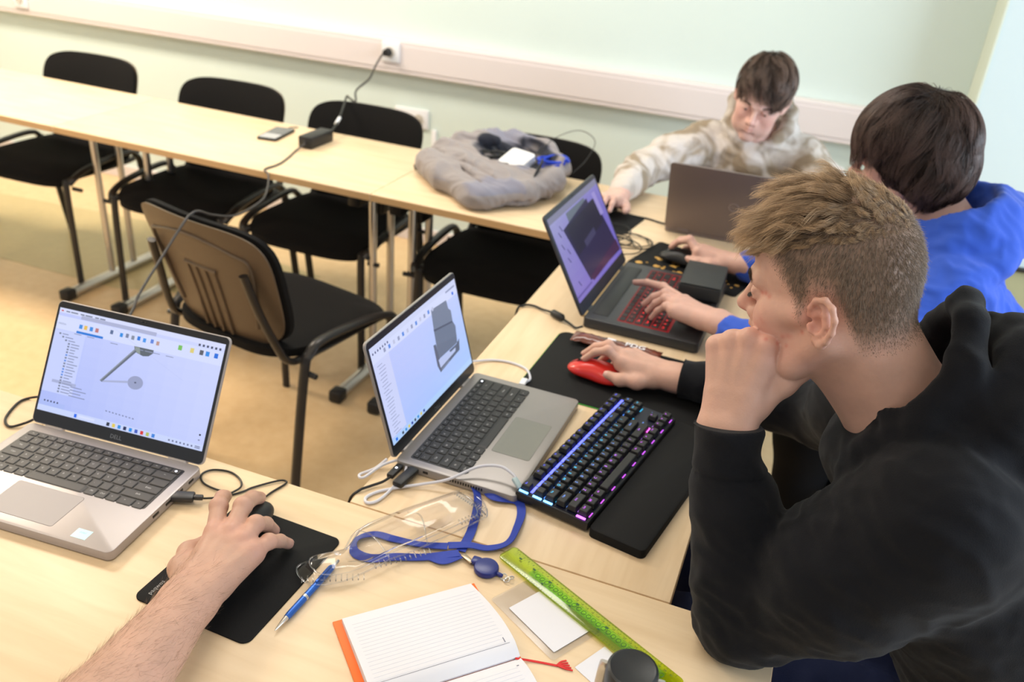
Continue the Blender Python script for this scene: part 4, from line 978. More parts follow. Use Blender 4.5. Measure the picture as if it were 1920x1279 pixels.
# ------------------------------------------------------------------ smooth implicit bodies
A_ = lambda *p: np.array(p, np.float32)
def nrm(v): v = np.asarray(v, np.float64); return v / np.linalg.norm(v)
class SDF:
    """list of soft shapes melted into one continuous surface"""
    def __init__(s): s.p = []
    def cone(s, a, b, ra, rb=None, k=.012, sub=False):
        a = np.asarray(a, float); b = np.asarray(b, float); rb = ra if rb is None else rb
        s.p.append(('c', a, b, ra, rb, k, sub)); return s
    def chain(s, pts, rs, k=.012, sub=False):
        for i in range(len(pts) - 1): s.cone(pts[i], pts[i + 1], rs[i], rs[i + 1], k, sub)
        return s
    def ell(s, c, r, R=None, k=.012, sub=False):
        s.p.append(('e', np.asarray(c, float), np.asarray(r, float), np.eye(3) if R is None else np.asarray(R, float), None, k, sub)); return s
    def bowl(s, c, r, R, c2, r2, k=.006, kk=.012, plane=None):
        s.p.append(('b', np.asarray(c, float), np.asarray(r, float), np.asarray(R, float), (np.asarray(c2, float), np.asarray(r2, float), k, plane), kk, False)); return s
    @staticmethod
    def d_ell(P, c, r, R):
        q = (P - c.astype(np.float32)) @ R.astype(np.float32)      # columns of R are local axes
        k0 = np.linalg.norm(q / r.astype(np.float32), axis=-1); k1 = np.linalg.norm(q / (r * r).astype(np.float32), axis=-1)
        return k0 * (k0 - 1) / np.maximum(k1, 1e-6)
    def field(s, p, P):
        if p[0] == 'c':
            _, a, b, ra, rb, k, sub = p
            ab = (b - a); L2 = float(ab @ ab) + 1e-12
            t = np.clip(((P - a.astype(np.float32)) @ ab.astype(np.float32)) / L2, 0, 1)
            return np.linalg.norm(P - a.astype(np.float32) - t[..., None] * ab.astype(np.float32), axis=-1) - (ra + (rb - ra) * t)
        if p[0] == 'e': return s.d_ell(P, p[1], p[2], p[3])
        c2, r2, k, plane = p[4]
        d = s.d_ell(P, p[1], p[2], p[3]); e = s.d_ell(P, c2, r2, p[3])
        h = np.clip(.5 - .5 * (d + e) / k, 0, 1); d = d * (1 - h) - e * h + k * h * (1 - h)
        if plane is not None:
            n, o = plane; e = (P - np.asarray(o, np.float32)) @ np.asarray(nrm(n), np.float32)
            h = np.clip(.5 - .5 * (e - d) / k, 0, 1); d = e * (1 - h) + d * h + k * h * (1 - h)
        return d
    def box(s, p):
        if p[0] == 'c': a, b, ra, rb = p[1:5]; return np.minimum(a - ra, b - rb), np.maximum(a + ra, b + rb)
        e = np.abs(p[3]) @ p[2]; return p[1] - e, p[1] + e
    @staticmethod
    def merged(groups, vox):
        """several bodies that touch without melting into each other, as one closed surface"""
        lo = np.min([g.box(p)[0] for g in groups for p in g.p if not p[-1]], 0) - .03; hi = np.max([g.box(p)[1] for g in groups for p in g.p if not p[-1]], 0) + .03
        D = None
        for g in groups:
            d = g.grid(vox, lo, hi); D = d if D is None else np.minimum(D, d)
        return SDF.contour(D, vox, lo)
    @staticmethod
    def contour(D, vox, lo):
        g = openvdb.FloatGrid(background=.05); g.copyFromArray(np.ascontiguousarray(D))
        V, Q = g.convertToQuads(isovalue=0.0)
        return (V * vox + lo).astype(np.float64), Q[:, ::-1].astype(np.int32)
    def mesh_data(s, vox):
        lo = np.min([s.box(p)[0] for p in s.p if not p[-1]], 0) - .03; hi = np.max([s.box(p)[1] for p in s.p if not p[-1]], 0) + .03
        return SDF.contour(s.grid(vox, lo, hi), vox, lo)
    def grid(s, vox, lo, hi):
        n = np.ceil((hi - lo) / vox).astype(int) + 1
        D = np.full(n, .05, np.float32)
        ax = [(lo[i] + np.arange(n[i]) * vox).astype(np.float32) for i in range(3)]
        for p in s.p:
            k = p[5]; pad = k + 3 * vox + .012; b0, b1 = s.box(p)
            i0 = np.maximum(((b0 - pad - lo) / vox).astype(int), 0); i1 = np.minimum(((b1 + pad - lo) / vox).astype(int) + 2, n)
            if (i1 <= i0).any(): continue
            P = np.stack(np.meshgrid(ax[0][i0[0]:i1[0]], ax[1][i0[1]:i1[1]], ax[2][i0[2]:i1[2]], indexing='ij'), -1)
            d = s.field(p, P); sl = tuple(slice(i0[i], i1[i]) for i in range(3)); o = D[sl]
            if not p[-1]:
                h = np.clip(.5 + .5 * (o - d) / k, 0, 1); D[sl] = o * (1 - h) + d * h - k * h * (1 - h)
            else:
                d = -d; h = np.clip(.5 - .5 * (o - d) / k, 0, 1); D[sl] = o * (1 - h) + d * h + k * h * (1 - h)
        return D
def vnoise(P, seed=0):
    P = np.asarray(P, float); i = np.floor(P).astype(np.int64); f = P - i; f = f * f * (3 - 2 * f); out = 0
    for dx in (0, 1):
        for dy in (0, 1):
            for dz in (0, 1):
                h = ((i[:, 0] + dx) * 374761393 + (i[:, 1] + dy) * 668265263 + (i[:, 2] + dz) * 2147483647 + seed * 974711) & 0xffffffff
                h = (h ^ (h >> 13)) * 1274126177 & 0xffffffff; h = (h ^ (h >> 16)) / 4294967295.
                out = out + h * (f[:, 0] if dx else 1 - f[:, 0]) * (f[:, 1] if dy else 1 - f[:, 1]) * (f[:, 2] if dz else 1 - f[:, 2])
    return out
def normals_of(V, Q):
    N = np.zeros_like(V); n = np.cross(V[Q[:, 2]] - V[Q[:, 0]], V[Q[:, 3]] - V[Q[:, 1]])
    for k in range(Q.shape[1]): np.add.at(N, Q[:, k], n)
    return N / np.maximum(np.linalg.norm(N, axis=1, keepdims=True), 1e-9)
def relax(V, Q, it=2, lam=.5):
    E = np.concatenate([Q[:, [0, 1]], Q[:, [1, 2]], Q[:, [2, 3]], Q[:, [3, 0]]]); cnt = np.zeros(len(V)); np.add.at(cnt, E[:, 0], 1); np.add.at(cnt, E[:, 1], 1)
    for _ in range(it):
        S_ = np.zeros_like(V); np.add.at(S_, E[:, 0], V[E[:, 1]]); np.add.at(S_, E[:, 1], V[E[:, 0]])
        V = V + lam * (S_ / cnt[:, None] - V)
    return V
def mesh_obj(name, V, Q, m, parent=None, col=None, z=None):
    me = bpy.data.meshes.new(name)
    me.vertices.add(len(V)); me.vertices.foreach_set('co', np.asarray(V, np.float32).ravel())
    nq = Q.shape[1]; me.loops.add(len(Q) * nq); me.loops.foreach_set('vertex_index', np.ascontiguousarray(Q, dtype=np.int32).ravel())
    me.polygons.add(len(Q)); me.polygons.foreach_set('loop_start', np.arange(0, len(Q) * nq, nq, dtype=np.int32))
    me.update(calc_edges=True); me.polygons.foreach_set('use_smooth', np.ones(len(Q), bool))
    for q in (m if isinstance(m, (list, tuple)) else [m]): me.materials.append(q)
    if col is not None:
        a = me.color_attributes.new('Col', 'FLOAT_COLOR', 'POINT'); c = np.ones((len(V), 4), np.float32); c[:, :3] = col; a.data.foreach_set('color', c.ravel())
    me.validate(); me.update()
    o = bpy.data.objects.new(name, me); COL.objects.link(o)
    if parent: o.parent = parent
    if z is not None: o.location = (0, 0, z)
    return o
def frame(fwd, up):
    f = nrm(fwd); u = np.asarray(up, float); u = nrm(u - f * (u @ f)); l = np.cross(u, f)
    return np.stack([f, l, u], 1)      # columns: forward, left, up

# ---------------------------------------------------------------- head
def head_sdf(O, R, sc=1.0, s=None, puff=0, neck_to=None, neck_r=.052, jaw=1.0, sd='both'):
    O = np.asarray(O, float); T = lambda x, y, z: O + R @ (np.array([x, y, z]) * sc)
    s = s or SDF(); e = lambda c, r, k=.02, sub=False: s.ell(T(*c), np.array(r) * sc, R, k, sub)
    c = lambda a, b, ra, rb=None, k=.01, sub=False: s.cone(T(*a), T(*b), ra * sc, (rb if rb is not None else ra) * sc, k, sub)
    e((-.006, 0, .058), (.087, .075, .084)); e((.030, 0, .055), (.066, .063, .062)); e((-.036, 0, .030), (.053, .065, .064))
    e((.040, 0, -.012), (.050, .058, .075), .02)
    for q in (-1, 1):
        c((-.002, q * .056, -.028), (.040, q * .044, -.070), .020 * jaw, .018 * jaw, .02); c((.040, q * .044, -.070), (.078, q * .012, -.094), .018 * jaw, .014, .02)
        e((.062, q * .038, -.016), (.026, .024, .026), .018)                      # cheek
        c((.020, q * .063, .002), (.060, q * .050, -.002), .012, .013, .015)       # cheekbone
        c((.078, q * .044, .034), (.094, q * .012, .032), .010, .010, .012)        # brow
        s.ell(T(.103, q * .033, .016), np.array((.019, .017, .0125)) * sc, R, .012, True)   # eye socket
        e((.0795, q * .0325, .0145), (.0135, .0135, .0125), .003)                   # eyeball with lids
        c((.0865, q * .045, .018), (.0915, q * .024, .0195), .0028, .0030, .003)   # upper lid
        c((.0865, q * .043, .010), (.0905, q * .024, .0095), .0022, .0024, .003)
        e((.098, q * .0115, -.022), (.012, .0075, .008), .006)                     # nostril wing
        e((.104, q * .0070, -.0275), (.006, .0030, .004), .003, True)
    if puff:
        for q in (-1, 1): e((.052, q * .036, -.042), (.032, .028, .036), .02); e((.060, q * .030, -.060), (.026, .026, .026), .02)
    e((.0775, 0, -.050), (.030, .034, .034), .015)
    c((.094, 0, .024), (.117, 0, -.014), .0068, .0090, .009); c((.117, 0, -.015), (.104, 0, -.022), .0095, .0085, .006)
    c((.102, 0, -.028), (.106, 0, -.038), .003, .003, .006)
    c((.088, .021, -.047), (.1075, 0, -.0425), .0030, .0050, .004); c((.088, -.021, -.047), (.1075, 0, -.0425), .0030, .0050, .004)
    c((.090, .017, -.0525), (.1055, 0, -.0545), .0034, .0056, .004); c((.090, -.017, -.0525), (.1055, 0, -.0545), .0034, .0056, .004)
    c((.091, .022, -.0485), (.1105, 0, -.0488), .0012, .0014, .0025, True); c((.091, -.022, -.0485), (.1105, 0, -.0488), .0012, .0014, .0025, True)
    e((.083, 0, -.091), (.017, .020, .015), .012)
    e((.097, 0, -.068), (.006, .018, .005), .008, True)
    if neck_to is not None:
        n0 = T(-.030, 0, -.030); n1 = np.asarray(neck_to, float)
        s.cone(n0, n1, neck_r * sc, neck_r * 1.08 * sc, .03); s.cone(T(.012, 0, -.062), n1 + R @ np.array([.035, 0, -.01]), .034 * sc, .040 * sc, .03)
        s.cone(T(-.008, .045, -.02), n1 + R @ np.array([.045, .015, -.02]), .013 * sc, .014, .015); s.cone(T(-.008, -.045, -.02), n1 + R @ np.array([.045, -.015, -.02]), .013 * sc, .014, .015)
    return s, T
def ear_sdf(s, T, q, sc=1.0, out=1.0):
    """curled rim, inner ridge, bowl and lobe on side q (+1 left)"""
    y = lambda v: q * (.073 + v * out)
    E = lambda x, z, v: T(x, y(v), z)
    s.ell(E(-.010, .004, .004), np.array((.017, .006, .027)) * sc, None, .006) if False else None
    rim = [(.006, .008, .002), (.002, .020, .008), (-.006, .031, .013), (-.018, .034, .017), (-.027, .026, .020), (-.030, .012, .021), (-.026, -.004, .019), (-.018, -.017, .014), (-.010, -.024, .008)]
    s.chain([E(*p) for p in rim], [.0026, .0031, .0034, .0036, .0037, .0037, .0037, .0042, .0052], .003)
    s.cone(E(-.010, -.024, .008), E(-.003, -.021, .003), .0062, .0055, .004)                         # lobe
    anti = [(-.010, .024, .010), (-.018, .014, .013), (-.019, .002, .013), (-.013, -.009, .010), (-.006, -.013, .007)]
    s.chain([E(*p) for p in anti], [.0028, .0034, .0036, .0036, .0034], .003)
    plate = [(-.004, .012, .002), (-.016, .022, .008), (-.018, .004, .007), (-.012, -.014, .004)]
    for a in range(3): s.cone(E(*plate[a]), E(*plate[a + 1]), .0062, .0062, .005)
    s.cone(E(-.006, -.016, .002), E(-.004, .012, .001), .006, .006, .005)
    s.cone(E(.004, -.004, .004), E(.002, -.009, .006), .0042, .0040, .003)                            # tragus
    s.ell(E(-.006, -.001, .009), np.array((.0070, .006, .0085)) * sc, None, .003, True)               # bowl
    s.ell(E(-.008, .020, .013), np.array((.006, .004, .004)) * sc, None, .002, True)

# ---------------------------------------------------------------- hands
FING = {'index': ((.092, .026, .004), (.042, .026, .023), .0088), 'middle': ((.095, .006, .007), (.046, .029, .024), .0090), 'ring': ((.089, -.014, .005), (.042, .027, .024), .0085), 'pinky': ((.080, -.032, .000), (.033, .021, .021), .0076)}
def hand_sdf(s, W, F, N, Tm, tips=None, curls=None, sc=1.0, thumb=None, arch=.018, web=True, fat=1.0, nails=None, forearm=None, fr=(.026, .040), tend=True):
    """W wrist, F forward, N back-of-hand normal, Tm thumb side. tips: finger -> world tip; curls: finger -> (a1,a2,a3,spread)"""
    W = np.asarray(W, float); F = nrm(F); N = nrm(np.asarray(N, float) - F * (np.asarray(N, float) @ F)); Tm = np.asarray(Tm, float); Tm = nrm(Tm - F * (Tm @ F) - N * (Tm @ N))
    L = lambda x, y, z: W + (F * x + Tm * y + N * z) * sc
    joints = {}
    for fn, (kn, ln, r) in FING.items():
        K = L(*kn)
        if tips and fn in tips:
            t = np.asarray(tips[fn], float); a = arch if not isinstance(arch, dict) else arch.get(fn, .018)
            d = t - K; J = [K, K + d * .44 + N * a, K + d * .76 + N * a * .72, t]
        else:
            a1, a2, a3, sp = [rad(v) for v in curls[fn]]; ang = 0; J = [K]
            base = F * math.cos(sp) + Tm * math.sin(sp); p = K
            for a, l in zip((a1, a2, a3), ln): ang += a; p = p + (base * math.cos(ang) - N * math.sin(ang)) * l * sc; J.append(p)
        joints[fn] = J; r *= sc * fat
        s.cone(L(.018, kn[1] * .45, .0), K, .0145 * sc, .0105 * sc, .012)
        s.cone(L(.022, kn[1] * .5, -.008), K - N * .007 * sc, .014 * sc, .010 * sc, .014)
        s.cone(J[0], J[1], r * 1.16, r * 1.00, .007); s.cone(J[1], J[2], r * 1.05, r * .92, .004); s.cone(J[2], J[3], r * .93, r * .80, .004)
        s.ell(J[0] + N * .0025, np.array((r * 1.22,) * 3), None, .005); s.ell(J[1] + N * .0006, np.array((r * 1.10,) * 3), None, .004)
        if tend: s.cone(L(.035, kn[1] * .6, .0105), K + N * .0065 * sc, .0032, .0040, .008)
        if nails is not None:
            d = nrm(J[3] - J[2]); n = nrm(N - d * (N @ d)) if abs(N @ d) < .95 else nrm(F - d * (F @ d)); nails.append((J[3] + d * r * .15, d, n, r * .80))
    for a, b in () if not web else (('index', 'middle'), ('middle', 'ring'), ('ring', 'pinky')):   # webbing
        m = (joints[a][0] + joints[b][0]) / 2; s.cone(m - F * .012 * sc, m + F * .004 * sc - N * .003, .0100 * sc, .0075 * sc, .010)
    th = [L(*p) for p in (thumb or [(.022, .022, -.010), (.052, .044, -.016), (.080, .058, -.018), (.104, .062, -.018)])] if not isinstance(thumb, dict) else thumb['w']
    s.chain(th, [.0150 * sc * fat, .0125 * sc * fat, .0112 * sc * fat, .0088 * sc * fat], .008); s.ell(th[2], np.array((.0118,) * 3) * sc * fat, None, .005)
    s.cone(th[0], L(.070, .020, -.006), .012 * sc, .010 * sc, .016); s.cone(th[1], L(.078, .024, -.004), .008 * sc, .008 * sc, .016)   # thenar web
    if nails is not None: d = nrm(th[3] - th[2]); n = nrm(N * .5 + Tm * .75 - d * ((N * .5 + Tm * .75) @ d)); nails.append((th[3] + d * .001, d, n, .0088 * sc))
    for yy in (-.013, .013): s.cone(L(-.012, yy, 0), L(.024, yy * 1.1, -.001), .0175 * sc, .0150 * sc, .015)
    if forearm is not None:
        Fa = np.asarray(forearm, float)
        for yy in (-1, 1): s.cone(L(-.012, .012 * yy, 0), Fa + Tm * .010 * yy, .0180 * sc, fr[1] * .86, .02)
        s.cone(L(-.01, 0, 0), Fa, fr[0] * .78, fr[1], .02)
    return joints
def nail_obj(nails, parent):
    for (c, d, n, r) in nails:
        w = np.cross(n, d); V = []; nu, nv = 7, 6
        for i in range(nu):
            for j in range(nv):
                u = 2 * i / (nu - 1) - 1; v = 2 * j / (nv - 1) - 1; e = 1 - .22 * max(0, abs(v)) ** 4
                V.append(c + w * u * r * .72 * e + d * v * r * .80 + n * (r * .995 - u * u * r * .34 - max(0, v) ** 2 * r * .22))
        Q = np.array([(i * nv + j, (i + 1) * nv + j, (i + 1) * nv + j + 1, i * nv + j + 1) for i in range(nu - 1) for j in range(nv - 1)])
        mesh_obj('fingernail', np.array(V), Q, M['nail'], parent)

def skin_cols(V, base, spots, seed=1):
    c = np.tile(np.array(base, float), (len(V), 1))
    n = vnoise(V * 60, seed) - .5; n2 = vnoise(V * 220, seed + 5) - .5
    c *= (1 + .10 * n + .05 * n2)[:, None]; c[:, 0] *= 1 + .03 * n
    for (p, r, col, st) in spots:
        w = np.exp(-((V - np.asarray(p)) ** 2).sum(1) / (r * r)) * st
        c = c * (1 - w[:, None]) + np.array(col) * w[:, None]
    return c
def spheres_mesh(name, items, m, parent, seg=16):
    for c, r in items:
        b = MB(); bm = bmesh.new(); bmesh.ops.create_uvsphere(bm, u_segments=seg, v_segments=seg // 2 + 2, radius=r); b.bm(bm, Vector(c)); obj(name, b, m, parent)

# ---------------------------------------------------------------- hair: tapered tubes grown from the scalp
def strands(name, roots, norms, flow, length, parent, col, seg=7, rad_=.00028, lift=.2, clump=None, nclump=0, cl_str=.6, wave=0, wfreq=2.2, grav=0, avoid=None, seed=0, frizz=.12, uplift_end=0):
    rng = np.random.default_rng(seed); n = len(roots)
    d = flow + norms * lift; d += rng.normal(0, frizz, d.shape); d /= np.linalg.norm(d, axis=1, keepdims=True)
    P = [roots.copy()]; step = (length / seg)[:, None]; p = roots.copy()
    if nclump:
        ci = rng.choice(n, nclump, replace=False); C = roots[ci]
        idx = np.empty(n, int)
        for a in range(0, n, 4000): idx[a:a + 4000] = ((roots[a:a + 4000, None] - C[None]) ** 2).sum(-1).argmin(1)
        cd = rng.normal(0, 1, (nclump, 3)); cph = rng.uniform(0, 6.28, nclump)
        d += cd[idx] * .22; d /= np.linalg.norm(d, axis=1, keepdims=True); d = d * .45 + d[ci][idx] * .55
    side = np.cross(norms, flow); side /= np.maximum(np.linalg.norm(side, axis=1, keepdims=True), 1e-6)
    for k in range(seg):
        t = (k + 1) / seg
        dd = d.copy()
        if wave:
            ph = cph[idx] if nclump else 0
            dd += side * (wave * np.cos(wfreq * 6.28 * t + ph) * min(1, t * 1.5))[:, None] + norms * (wave * .5 * np.sin(wfreq * 6.28 * t + ph * 1.3))[:, None]
        dd[:, 2] -= grav * t; dd[:, 2] += uplift_end * t * t
        dd /= np.linalg.norm(dd, axis=1, keepdims=True)
        if grav: d = d * .72 + dd * .28; d /= np.linalg.norm(d, axis=1, keepdims=True)
        p = p + dd * step
        if nclump:
            g = p[ci][idx]; p = p + (g - p) * (cl_str * .22 * t)
        if avoid is not None: p = avoid(p, t, roots)
        P.append(p.copy())
    P = np.stack(P, 1); S1 = seg + 1
    T = np.gradient(P, axis=1); T /= np.maximum(np.linalg.norm(T, axis=2, keepdims=True), 1e-9)
    ref = norms[:, None, :] + 0 * T; U = ref - T * (ref * T).sum(-1, keepdims=True); U /= np.maximum(np.linalg.norm(U, axis=2, keepdims=True), 1e-6); Wv = np.cross(T, U)
    rr = rad_ * np.linspace(1, .25, S1)[None, :, None] * rng.uniform(.7, 1.25, n)[:, None, None]
    V = np.stack([P + (U * math.cos(a) + Wv * math.sin(a)) * rr for a in (0, 2.094, 4.189)], 2)   # n,S1,3,3
    base = (np.arange(n) * S1 * 3)[:, None, None]; k = np.arange(seg)[None, :, None]; j = np.arange(3)[None, None, :]; j2 = (j + 1) % 3
    Q = np.stack([base + k * 3 + j, base + k * 3 + j2, base + (k + 1) * 3 + j2, base + (k + 1) * 3 + j], -1).reshape(-1, 4)
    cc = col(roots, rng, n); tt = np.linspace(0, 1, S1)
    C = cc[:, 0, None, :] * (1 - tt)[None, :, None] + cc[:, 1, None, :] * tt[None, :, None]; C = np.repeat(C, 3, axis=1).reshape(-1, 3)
    return mesh_obj(name, V.reshape(-1, 3), Q, M['hair'], parent, C)
def scatter(V, Q, mask, n, seed=0):
    rng = np.random.default_rng(seed); q = Q[mask[Q].all(1)]
    ar = np.linalg.norm(np.cross(V[q[:, 2]] - V[q[:, 0]], V[q[:, 3]] - V[q[:, 1]]), axis=1); i = rng.choice(len(q), n, p=ar / ar.sum())
    u, v = rng.random(n)[:, None], rng.random(n)[:, None]; a, b, c, d = (V[q[i, k]] for k in range(4))
    P = (a * (1 - u) + b * u) * (1 - v) + (d * (1 - u) + c * u) * v
    N = np.cross(c - a, d - b); N /= np.maximum(np.linalg.norm(N, axis=1, keepdims=True), 1e-9)
    return P, N
# ------------------------------------------------------------------ people
def az_frame(az, pitch, roll=0):
    a, p = rad(az), rad(pitch); F = np.array([math.cos(a) * math.cos(p), math.sin(a) * math.cos(p), -math.sin(p)])
    L = np.array([-math.sin(a), math.cos(a), 0]); U = np.cross(F, L)
    if roll: r = rad(roll); L, U = L * math.cos(r) + U * math.sin(r), U * math.cos(r) - L * math.sin(r)
    return np.stack([F, L, U], 1)
def outward(V, Q):
    vol = np.einsum('ij,ij->i', V[Q[:, 0]], np.cross(V[Q[:, 1]], V[Q[:, 2]])).sum() + np.einsum('ij,ij->i', V[Q[:, 0]], np.cross(V[Q[:, 2]], V[Q[:, 3]])).sum()
    return Q if vol > 0 else np.ascontiguousarray(Q[:, ::-1])
def join(parts):
    Vs, Qs, o = [], [], 0
    for V, Q in parts: Q = outward(V, Q); Vs.append(V); Qs.append(Q + o); o += len(V)
    return np.concatenate(Vs), np.concatenate(Qs)
HAIRLINE = ((-.13, -.10, -.070, -.045, -.030, -.018, .004, .018, .034, .055, .075, .10), (-.030, -.036, -.044, -.040, .000, .026, .028, -.008, .030, .062, .088, .100))
def hair_mask(V, O, R, sc, grow=0.0):
    l = (V - O) @ R / sc
    return (l[:, 2] > np.interp(l[:, 0], *HAIRLINE) - grow) & (np.abs(l[:, 1]) < .098) & (l[:, 2] > -.07) & (np.linalg.norm(l, axis=1) < .19), l
def head_paint(c, V, O, R, sc, hair, soft=.012, strength=.85):
    l = (V - O) @ R / sc
    e = l[:, 2] - np.interp(l[:, 0], *HAIRLINE); w = np.clip(e / soft, 0, 1) * strength; w *= ((np.abs(l[:, 1]) < .081) | (l[:, 0] < -.035)) & (np.linalg.norm(l, axis=1) < .19) & (np.abs(l[:, 1]) < .1)
    return c * (1 - w[:, None]) + np.array(hair) * w[:, None]
def person(name, label, groups, vox, cols, z=TZ):
    V, Q = SDF.merged(groups, vox); Q = outward(V, Q)
    o = mesh_obj(name, V, Q, M['skin'], None, cols(V), z); tag(o, label, 'person'); return o, V, Q
def fold_disp(V, N, amp, freq, axis, stretch=.25, seed=0, w=None):
    a = nrm(axis); P = V - np.outer(V @ a, a) * (1 - 1 / stretch) * 0
    P = V * freq; P = P - np.outer(P @ a, a) * (1 - stretch) * 0 + np.outer(P @ a, a) * 1.2
    warp = vnoise(V * freq * .6, seed + 3)[:, None] * 1.3
    n = vnoise(P + warp, seed); r = 1 - np.abs(2 * n - 1)
    d = amp * (r ** 2.2 - .3)
    if w is not None: d = d * w
    return V + N * d[:, None]
def cloth(name, s, vox, m, parent, folds=(), smooth_it=1, post=None, cuffs=()):
    V, Q = s.mesh_data(vox); Q = outward(V, Q)
    for f in folds:
        N = normals_of(V, Q); V = fold_disp(V, N, *f[:2], f[2], seed=f[3], w=f[4](V) if len(f) > 4 else None)
    V = relax(V, Q, smooth_it, .5)
    for (p, a, rr, sl) in cuffs:      # flat sleeve ends with a stitched seam below the ribbed band
        a = nrm(a); d = V - np.array(p); t = d @ a; rad_v = d - np.outer(t, a); rl = np.linalg.norm(rad_v, axis=1); near = rl < rr * 1.6
        m_ = near & (t > 0) & (t < .09); V[m_] -= np.outer(t[m_], a)
        g = near & (t < 0) & (t > -.12); k = -.0022 * np.exp(-((t + sl) / .0022) ** 2) + .0010 * (t > -sl) * np.clip((t + sl) / .004, 0, 1); V[g] += (rad_v / np.maximum(rl, 1e-6)[:, None] * k[:, None])[g]
    return mesh_obj(name, V, Q, m, parent)
SKIN = (.58, .345, .265); SKIN2 = (.60, .36, .29); RED = (.60, .20, .16); PINK = (.66, .30, .25)

# ============ boy in the black hoodie
O1 = np.array((.058, 1.030, .447)); R1 = az_frame(163, 13, -2)
head, T1 = head_sdf(O1, R1, .985, neck_to=(.190, 1.035, .300), neck_r=.056)
ear_sdf(head, T1, 1); ear_sdf(head, T1, -1)
nl = []
W1 = np.array((-.031, .957, .291)); F1 = nrm((-.02, .42, .90)); N1 = np.array((-.30, -.86, .42)); X1 = np.array((.95, -.22, .12))
h1 = SDF(); hand_sdf(h1, W1, F1, N1, X1, curls={'index': (72, 78, 35, 4), 'middle': (78, 80, 35, 1), 'ring': (82, 80, 35, -3), 'pinky': (88, 78, 35, -7)}, sc=1.10, web=False, thumb=[(.022, .022, -.014), (.054, .044, -.026), (.082, .068, -.040), (.096, .090, -.050)], forearm=(.022, .900, .095), fr=(.026, .033), nails=None)
h2 = SDF(); hand_sdf(h2, (-.176, 1.487, .038), (-1, .06, .10), (0.05, .0, 1), (0, -1, 0), tips={'index': (-.338, 1.470, .040), 'middle': (-.345, 1.494, .038), 'ring': (-.318, 1.512, .016), 'pinky': (-.292, 1.520, .012)}, arch={'index': .024, 'middle': .024, 'ring': .016, 'pinky': .012}, sc=.98, thumb=[(.022, .022, -.010), (.048, .044, -.014), (.080, .052, -.018), (.106, .050, -.018)], forearm=(-.03, 1.475, .048), nails=nl)
spots1 = [(T1(.003, .090, .008), .026, RED, .55), (T1(.07, .055, -.02), .030, PINK, .45), (T1(.115, 0, -.016), .012, RED, .4), (T1(.10, 0, -.049), .011, RED, .5), (T1(.02, .06, -.05), .03, PINK, .25)]
rs = np.random.default_rng(4)
for _ in range(26): spots1.append((T1(.048 + rs.normal(0, .016), .060 + rs.normal(0, .004), -.012 + rs.normal(0, .020)), .0022 + rs.random() * .0014, (.50, .10, .08), .6))
for p in ((.066, .050, .020), (.060, .054, .017), (.072, .047, .019)): spots1.append((T1(*p), .0034, (.52, .11, .08), .7))
for p in ((-.035, .062, -.055), (-.060, .056, -.060), (-.052, .050, -.085), (-.03, .053, -.09)): spots1.append((T1(*p), .0020, (.10, .05, .03), .85))
for k in range(4): spots1.append((W1 + (F1 * FING[('index', 'middle', 'ring', 'pinky')[k]][0][0] + X1 * FING[('index', 'middle', 'ring', 'pinky')[k]][0][1]) * 1.03, .012, PINK, .5))
HB = (.13, .085, .055)
head.chain([(.190, 1.035, .300), (.27, 1.04, .18), (.45, 1.05, -.05)], [.060, .085, .09], .04); head.chain([(.20, 1.04, .27), (.21, 1.20, .25), (.115, 1.44, .06)], [.055, .050, .038], .03); h2.chain([(-.03, 1.475, .048), (.115, 1.44, .06)], [.034, .038], .02)
head.cone((.20, 1.03, .27), (.215, .880, .270), .055, .050, .03); h1.chain([(.022, .900, .095), (.045, .895, .068), (.135, .885, .165), (.215, .880, .270)], [.033, .034, .042, .050], .02)
b1, V1, Q1 = person('person', 'boy in a black hoodie with short light brown hair, hand over his mouth', [head, h1, h2], .0021,
    lambda V: head_paint(skin_cols(V, SKIN, spots1, 2), V, O1, R1, 1, (.20, .135, .095), .030, .85))
nail_obj(nl, b1); hv, hq = V1, Q1
def eyes(O, R, T, sc, par, openness=.0, cols='iris'):
    for q in (-1, 1):
        b = MB(); bm = bmesh.new(); bmesh.ops.create_uvsphere(bm, u_segments=20, v_segments=12, radius=.0115 * sc); b.bm(bm, Vector(T(.0815, q * .0325, .0145))); e = obj('eye', b, M['eye'], par)
        b = MB(); bm = bmesh.new(); bmesh.ops.create_uvsphere(bm, u_segments=16, v_segments=10, radius=.0056 * sc); b.bm(bm, Vector(T(.0885, q * .0325, .0125))); obj('iris', b, M['iris'], e)
def brow_strands(O, R, T, sc, par, col, n=260, seed=0, dark=1):
    rng = np.random.default_rng(seed); rt, fl = [], []
    for q in (-1, 1):
        for _ in range(n):
            t = rng.random(); x = .101 - .016 * t ** 1.5; y = .012 + .036 * t; z = .033 + .006 * math.sin(t * 2.6) + rng.normal(0, .0014)
            rt.append(T(x, q * y, z)); fl.append(R @ np.array([-.3, q * 1.0, .12 - .3 * t]))
    rt = np.array(rt); fl = np.array(fl); fl /= np.linalg.norm(fl, axis=1, keepdims=True)
    strands('eyebrow', rt, np.tile(R[:, 0], (len(rt), 1)), fl, np.full(len(rt), .007), par, lambda r, g, k: np.tile(np.array(col)[None, None], (k, 2, 1)) * g.uniform(.7, 1.3, (k, 1, 1)), seg=3, rad_=.00035, lift=.15, seed=seed)
eyes(O1, R1, T1, .985, b1)
brow_strands(O1, R1, T1, 1, b1, (.07, .042, .026), n=420)
